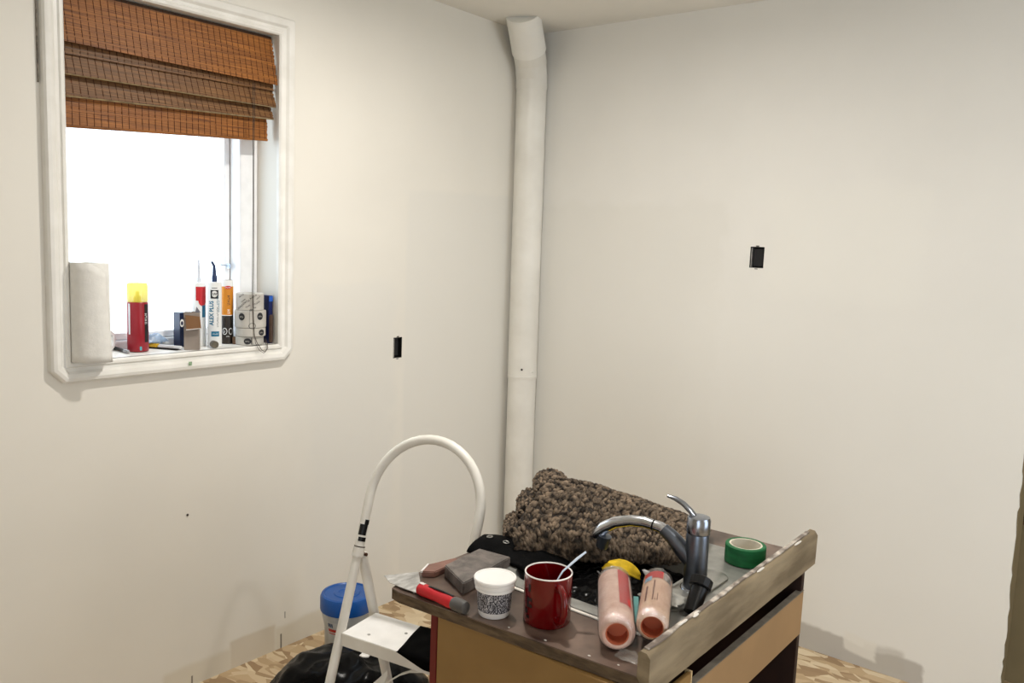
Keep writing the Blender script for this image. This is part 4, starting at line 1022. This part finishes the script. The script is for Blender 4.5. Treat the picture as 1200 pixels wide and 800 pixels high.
put_marks(MB(), 5, .0085, on_cyl(CA, .0229, a0 + .40, SZ + .155), True).build('lettering', m_teal, ca)
t3 = MB(); put_rect(t3, on_cyl(CA, .0229, a0, SZ), -.013, .013, .160, .188, 8); put_rect(t3, on_cyl(CA, .0229, a0, SZ), -.009, .009, .1935, .1955, 6); lg_ = t3.build('logo', m_ink, ca)
t4 = MB(); put_oval(t4, on_cyl(CA, .0232, a0, SZ), 0, .175, .0095, .0105); q4 = t4.build('logo_field', m_wink, lg_)
t5 = MB(); put_text(t5, 'DAP', .0105, on_cyl(CA, .0235, a0, SZ + .175)); t5.build('lettering', m_ink, lg_)
t7 = MB(); put_marks(t7, 5, .005, on_cyl(CA, .0232, a0 + .1, SZ + .0435)); t7.build('lettering', m_wink, ca)

CB = (-.105, -1.606)
cb = cartridge(CB, .0225, .208, m_wtube, 'white and red caulk tube with a thin clear nozzle standing behind the cardboard carton')
MB().tube([(*CB, SZ + .208), (*CB, SZ + .225), (CB[0], CB[1], SZ + .284)], [.007, .0055, .003], 12).build('nozzle', mat('clear_nozzle', (.62, .64, .68), .3, alpha=.8), cb)
b0 = VA(*CB)
t1 = MB(); put_rect(t1, on_cyl(CB, .0229, b0, SZ), -.010, .026, .150, .196, 10); put_oval(t1, on_cyl(CB, .0229, b0, SZ), .012, .150, .014, .018); t1.build('red_panel', m_redp, cb)
t2 = MB(); put_rect(t2, on_cyl(CB, .0229, b0, SZ), .010, .024, .095, .135, 6); t2.build('teal_panel', m_teal, cb)

CD = (-.098, -1.506)
cd_ = cartridge(CD, .0205, .212, mat('brown_black_tube', srgb(40, 32, 24), .4, var=.1), 'orange and black adhesive tube with an oval red badge on the sill')
MB().lathe((*CD, SZ), [(.0207, .098), (.0208, .100), (.0208, .194), (.0207, .195)], 32).build('orange_sleeve', mat('orange_print', srgb(208, 132, 30), .4, var=.05), cd_)
MB().lathe((*CD, SZ), [(.0208, .195), (.0209, .211), (.019, .2155)], 32).build('collar', m_wtube, cd_)
d0 = VA(*CD)
t0 = MB(); put_rect(t0, on_cyl(CD, .0211, d0, SZ), -.021, .021, .096, .0985, 10); t0.build('white_line', m_wink, cd_)
t1 = MB(); put_oval(t1, on_cyl(CD, .0212, d0, SZ), .004, .192, .0115, .0055); bo = t1.build('badge', m_redp, cd_)
t2 = MB(); put_marks(t2, 6, .005, on_cyl(CD, .0214, d0 + .19, SZ + .192)); t2.build('lettering', m_wink, bo)
t3 = MB(); put_marks(t3, 2, .012, on_cyl(CD, .0213, d0 + .25, SZ + .112), True); t3.build('lettering', m_wink, cd_)
t3 = MB(); put_marks(t3, 4, .012, on_cyl(CD, .0213, d0 + .25, SZ + .150), True); t3.build('lettering', m_ink, cd_)
t4 = MB(); put_oval(t4, on_cyl(CD, .0209, d0, SZ), -.008, .043, .0085, .0115, 24, .80); put_oval(t4, on_cyl(CD, .0209, d0, SZ), .013, .043, .0075, .0115, 24, .80)
t4.build('hazard_marks', m_wink, cd_)
put_marks(MB(), 1, .010, on_cyl(CD, .0209, d0 - .40, SZ + .042)).build('hazard_marks', m_wink, cd_)
put_marks(MB(), 3, .005, on_cyl(CD, .0209, d0 + .15, SZ + .026)).build('lettering', m_wink, cd_)

# cardboard carton with open flap
m_card = mat('grey_card', srgb(150, 138, 128), .8, var=.05); m_kraft = mat('brown_kraft_flap', srgb(130, 94, 62), .8, var=.05)
KC = Vector((-.030, -1.676, SZ)); ka = VA(KC.x, KC.y) + PI / 2 - .12
ku = Vector((math.cos(ka), math.sin(ka), 0)); kv = Vector((-ku.y, ku.x, 0))
carton = thing('carton', 'small grey cardboard carton with its brown flap folded down on the sill', 'carton', KC)
def K(u, v, z): return KC + ku * u + kv * v + Vector((0, 0, z))
kb = MB(); W2, D2, H2 = .0225, .014, .120
for quad in ([(-W2, -D2), (W2, -D2)], [(W2, -D2), (W2, D2)], [(W2, D2), (-W2, D2)], [(-W2, D2), (-W2, -D2)]):
    (u0, v0), (u1, v1) = quad; kb.add([K(u0, v0, 0), K(u1, v1, 0), K(u1, v1, H2), K(u0, v0, H2)], [(0, 1, 2, 3)])
kb.add([K(-W2, -D2, .0005), K(W2, -D2, .0005), K(W2, D2, .0005), K(-W2, D2, .0005)], [(0, 1, 2, 3)])
kb.build('box', m_card, carton, solid=.001, smooth=False)
MB().prism([K(-W2 + .004, -D2 - .004, .112), K(W2 + .004, -D2 - .006, .108), K(W2 + .008, -D2 - .010, .070), K(-W2 + .009, -D2 - .010, .065)], kv * -.001).build('flap', m_kraft, carton, smooth=False)
MB().prism([K(-W2 + .008, -D2 - .009, .0655), K(W2 + .008, -D2 - .009, .0705), K(W2 + .010, -D2 - .016, .0705), K(-W2 + .008, -D2 - .016, .0645)], (0, 0, .0015)).build('flap_edge', mat('pale_card_edge', (.72, .70, .66), .8), carton, smooth=False)
MB().prism([K(W2 - .012, -D2, .118), K(W2 + .002, D2, .118), K(W2 - .010, D2, .136)], kv * .001).build('flap', mat('dark_grey_flap', srgb(92, 92, 100), .7), carton, smooth=False)
# dark blue box behind it
bbx = thing('blue_box', 'dark blue box with a white oval mark behind the cardboard carton', 'box', (-.115, -1.672, SZ))
MB().box(-.135, -.095, -1.680, -1.650, SZ, SZ + .112).build('box', mat('dark_blue_card', srgb(16, 32, 66), .35, var=.12, scale=20), bbx, smooth=False, bevel=.001)
ov = MB(); put_oval(ov, on_plane((-.0945, -1.673, SZ + .078), (0, 1, 0), (0, 0, 1)), 0, 0, .007, .013, 18, .55); ov.build('oval_mark', m_wink, bbx)

# tape rolls stacked by the jamb
m_wrap = mat('printed_paper_wrap', srgb(196, 192, 184), .6, var=.06, scale=30, bump=.1)
TCn = (-.042, -1.452)
ta = VA(*TCn)
specs = [(.000, .029, .0470, (-.003, -.002), 'lowest paper wrapped tape roll in the stack at the window jamb, black badge in front'),
         (.0295, .029, .0490, (.003, -.001), 'second paper wrapped tape roll from the sill in the stack at the jamb'),
         (.0590, .058, .0515, (.0, .0), 'wide paper wrapped tape roll with two black badges, third from the sill'),
         (.1175, .0575, .0455, (.0, -.002), 'topmost paper wrapped tape roll with slanted script, stacked at the window jamb')]
for k, (z, h, r, off, lab) in enumerate(specs):
    c = (TCn[0] + off[0], TCn[1] + off[1]); zz = SZ + z
    o = thing('wrapped_tape_roll', lab, 'tape', (*c, zz), 'tape rolls stacked on the sill')
    MB().lathe((*c, zz), [(.018, 0), (r - .002, 0), (r, .002), (r, h - .002), (r - .002, h - .0003), (.018, h - .0003), (.018, 0)], 40).build('wrap', m_wrap, o)
    pm = MB(); fn = on_cyl(c, r + .0004, ta, zz); fn2 = on_cyl(c, r + .0007, ta, zz)
    if k == 2:
        for u, v in ((-.030, .038), (.034, .040)): put_oval(pm, fn, u, v, .0115, .0125)
        put_oval(pm, fn, .006, .008, .012, .010, 20, .86)
        put_rect(pm, fn, -.0036, -.0028, .0, .058, 1)
    elif k == 3:
        rr = random.Random(5)
        for u, v, s_ in ((-.030, .050, .010), (.012, .048, .012), (-.012, .030, .011), (.026, .028, .011), (-.034, .013, .012), (.010, .008, .011), (-.006, .016, .008), (-.022, .034, .008), (.030, .044, .008)):
            sm = put_marks(MB(), 4, s_ * .8, lambda a, b: Vector((a, b, 0)), False, int(s_ * 1e4 + u * 1e3)); vs, fs = [(p.x, p.y) for p in sm.v], sm.f
            ca_, sa_ = math.cos(.55), math.sin(.55)
            pm.add([fn(u + a * ca_ - b * sa_, v + a * sa_ + b * ca_) for a, b in vs], fs)
    else:
        put_oval(pm, fn, -.006 if k == 0 else .040, .014, .0125, .0105)
        if k == 0: put_rect(pm, fn, .006, .008, .004, .026, 1)
    po_ = pm.build('printing', m_ink, o)
    if k != 3:
        wm = MB()
        for u, v in (((-.030, .038), (.034, .040)) if k == 2 else ((-.006 if k == 0 else .040, .014),)): put_marks(wm, 3, .0065, lambda a, b, u=u, v=v: fn2(u + a, v + b))
        wm.build('lettering', m_wrap, po_)

# blue and brown blister pack against the jamb
bp_ = thing('blister_pack', 'narrow blue topped blister pack leaning between tape stack and window jamb', 'package', (-.05, -1.392, SZ))
MB().box(-.065, -.018, -1.3955, -1.3795, SZ, SZ + .165).build('card', mat('navy_card', srgb(24, 34, 84), .35, var=.15, scale=15), bp_, smooth=False, bevel=.001)
MB().box(-.0175, -.016, -1.395, -1.380, SZ + .145, SZ + .164).build('header', mat('bright_blue_card', srgb(44, 96, 190), .35), bp_, smooth=False)
MB().box(-.0178, -.010, -1.396, -1.382, SZ + .003, SZ + .10).build('blister', mat('brown_blister', srgb(84, 66, 56), .3, var=.2), bp_, smooth=False, bevel=.003)

# pen, utility knife, cork, bottle cap, blue film, clear tape, white bottle
pen = thing('marker_pen', 'black marker pen lying on the sill at the foot of the spray can', 'pen', (-.08, -1.872, SZ))
MB().tube([(-.150, -1.868, SZ + .006), (-.075, -1.874, SZ + .006)], .0052, 14).build('barrel', m_blkpl, pen)
MB().tube([(-.0748, -1.874, SZ + .006), (-.050, -1.876, SZ + .006), (-.047, -1.876, SZ + .006)], [.0056, .0056, .004], 14).build('cap', mat('grey_pen_cap', (.30, .30, .31), .35), pen)
uk = thing('utility_knife', 'yellow and white utility knife lying on the sill beside the spray can', 'knife', (-.08, -1.735, SZ))
MB().bar((-.155, -1.770, SZ + .008), (-.105, -1.748, SZ + .008), .020, .013).build('handle', mat('yellow_plastic', srgb(224, 186, 50), .4, var=.08), uk, bevel=.003)
MB().bar((-.105, -1.748, SZ + .008), (-.030, -1.712, SZ + .0075), .017, .010).build('slide', mat('white_grey_plastic', (.68, .68, .68), .4), uk, bevel=.003)
MB().bar((-.150, -1.772, SZ + .0021), (-.035, -1.718, SZ + .0021), .022, .004).build('black_base', m_blkpl, uk, bevel=.001)
tag(MB().tube([(-.030, -1.601, SZ + .0118), (-.010, -1.606, SZ + .0118)], .0115, 20).build('round_plug', mat('olive_grey_plug', srgb(96, 90, 76), .6, var=.2, scale=60), origin=(-.02, -1.603, SZ)), 'small olive grey round plug lying in front of the white caulk tube', 'plug')
tag(MB().lathe((-.068, -1.4935 - .0, SZ), [(0, 0), (.0095, 0), (.0105, .020), (.009, .024), (0, .025)], 16).build('cork', mat('brown_cork', srgb(112, 84, 62), .8, var=.2, scale=80), origin=(-.068, -1.4935, SZ)), 'brown cork standing between orange tube and tape stack', 'cork')
tag(MB().grid(crumple(-.165, -.115, -1.775, -1.705, lambda u, v: SZ + .012 + .030 * math.sin(PI * u) * math.sin(PI * v), 22, 22, .008, 32, 4), 22, 22).build('blue_film', mat('blue_film', (.42, .56, .78), .25, var=.4, scale=30, transl=.3), origin=(-.14, -1.74, SZ), angle=180, solid=.0006), 'crumpled pale blue plastic film lying behind the utility knife', 'plastic film')
tag(MB().lathe((-.145, -1.783, SZ), [(0, 0), (.021, 0), (.021, .01), (.0155, .085), (.012, .095), (0, .096)], 24).build('white_cone', mat('white_cone_plastic', (.80, .79, .80), .5), origin=(-.145, -1.783, SZ)), 'white tapered plastic cone standing behind the spray can', 'cone')
cl = thing('clear_tape_roll', 'white tape roll standing upright between paper towel and spray can', 'tape', (-.125, -1.905, SZ))
MB().lathe((0, 0, 0), [(.022, -.010), (.033, -.010), (.033, .010), (.022, .010), (.022, -.010)], 32).xf(Matrix.Translation((-.125, -1.905, SZ + .033)) @ Matrix.Rotation(VA(-.12, -1.9) + 1.0, 4, 'Z') @ Matrix.Rotation(PI / 2, 4, 'Y')).build('tape', mat('white_tape', (.78, .76, .73), .5), cl)

# dark bracket on the hall wall beyond the wall end
br = thing('wall_bracket', 'dark brown metal bracket on the hall wall past the torn wall end', 'bracket', (2.09, .25, .60))
MB().box(2.055, 2.11, .245, .2595, .612, .662).build('plate', mat('dark_brown_metal', (.035, .022, .015), .5, metal=.4), br, smooth=False, bevel=.002)
MB().box(2.075, 2.11, .235, .2595, .592, .606).build('tab', mat('brown_rust', (.10, .055, .03), .7), br, smooth=False, bevel=.001)

# ------------------------------------------------------------------ ceiling lamp (above the frame) and an unseen fill lamp added for the right wall
for LP, pw, lab in (((1.05, -1.42), 1080, 'flush round ceiling lamp with white rim above the step ladder'), ((2.75, -1.85), 520, 'unseen round fill lamp with white rim, added to brighten the right wall')):
    lamp = thing('ceiling_and_fill_lamp', lab, 'lamp', (*LP, 2.42), 'round ceiling lamps')
    MB().lathe((*LP, 0), [(0, 2.4395), (.085, 2.4395), (.085, 2.428), (.078, 2.424), (.048, 2.424), (.046, 2.430), (0, 2.430)], 40).build('housing', m_trim, lamp)
    MB().lathe((*LP, 0), [(0.0005, 2.4275), (.045, 2.4275)], 32).build('light_disc', emit_mat('lit_led_disc', (1.0, .95, .88), pw), lamp)
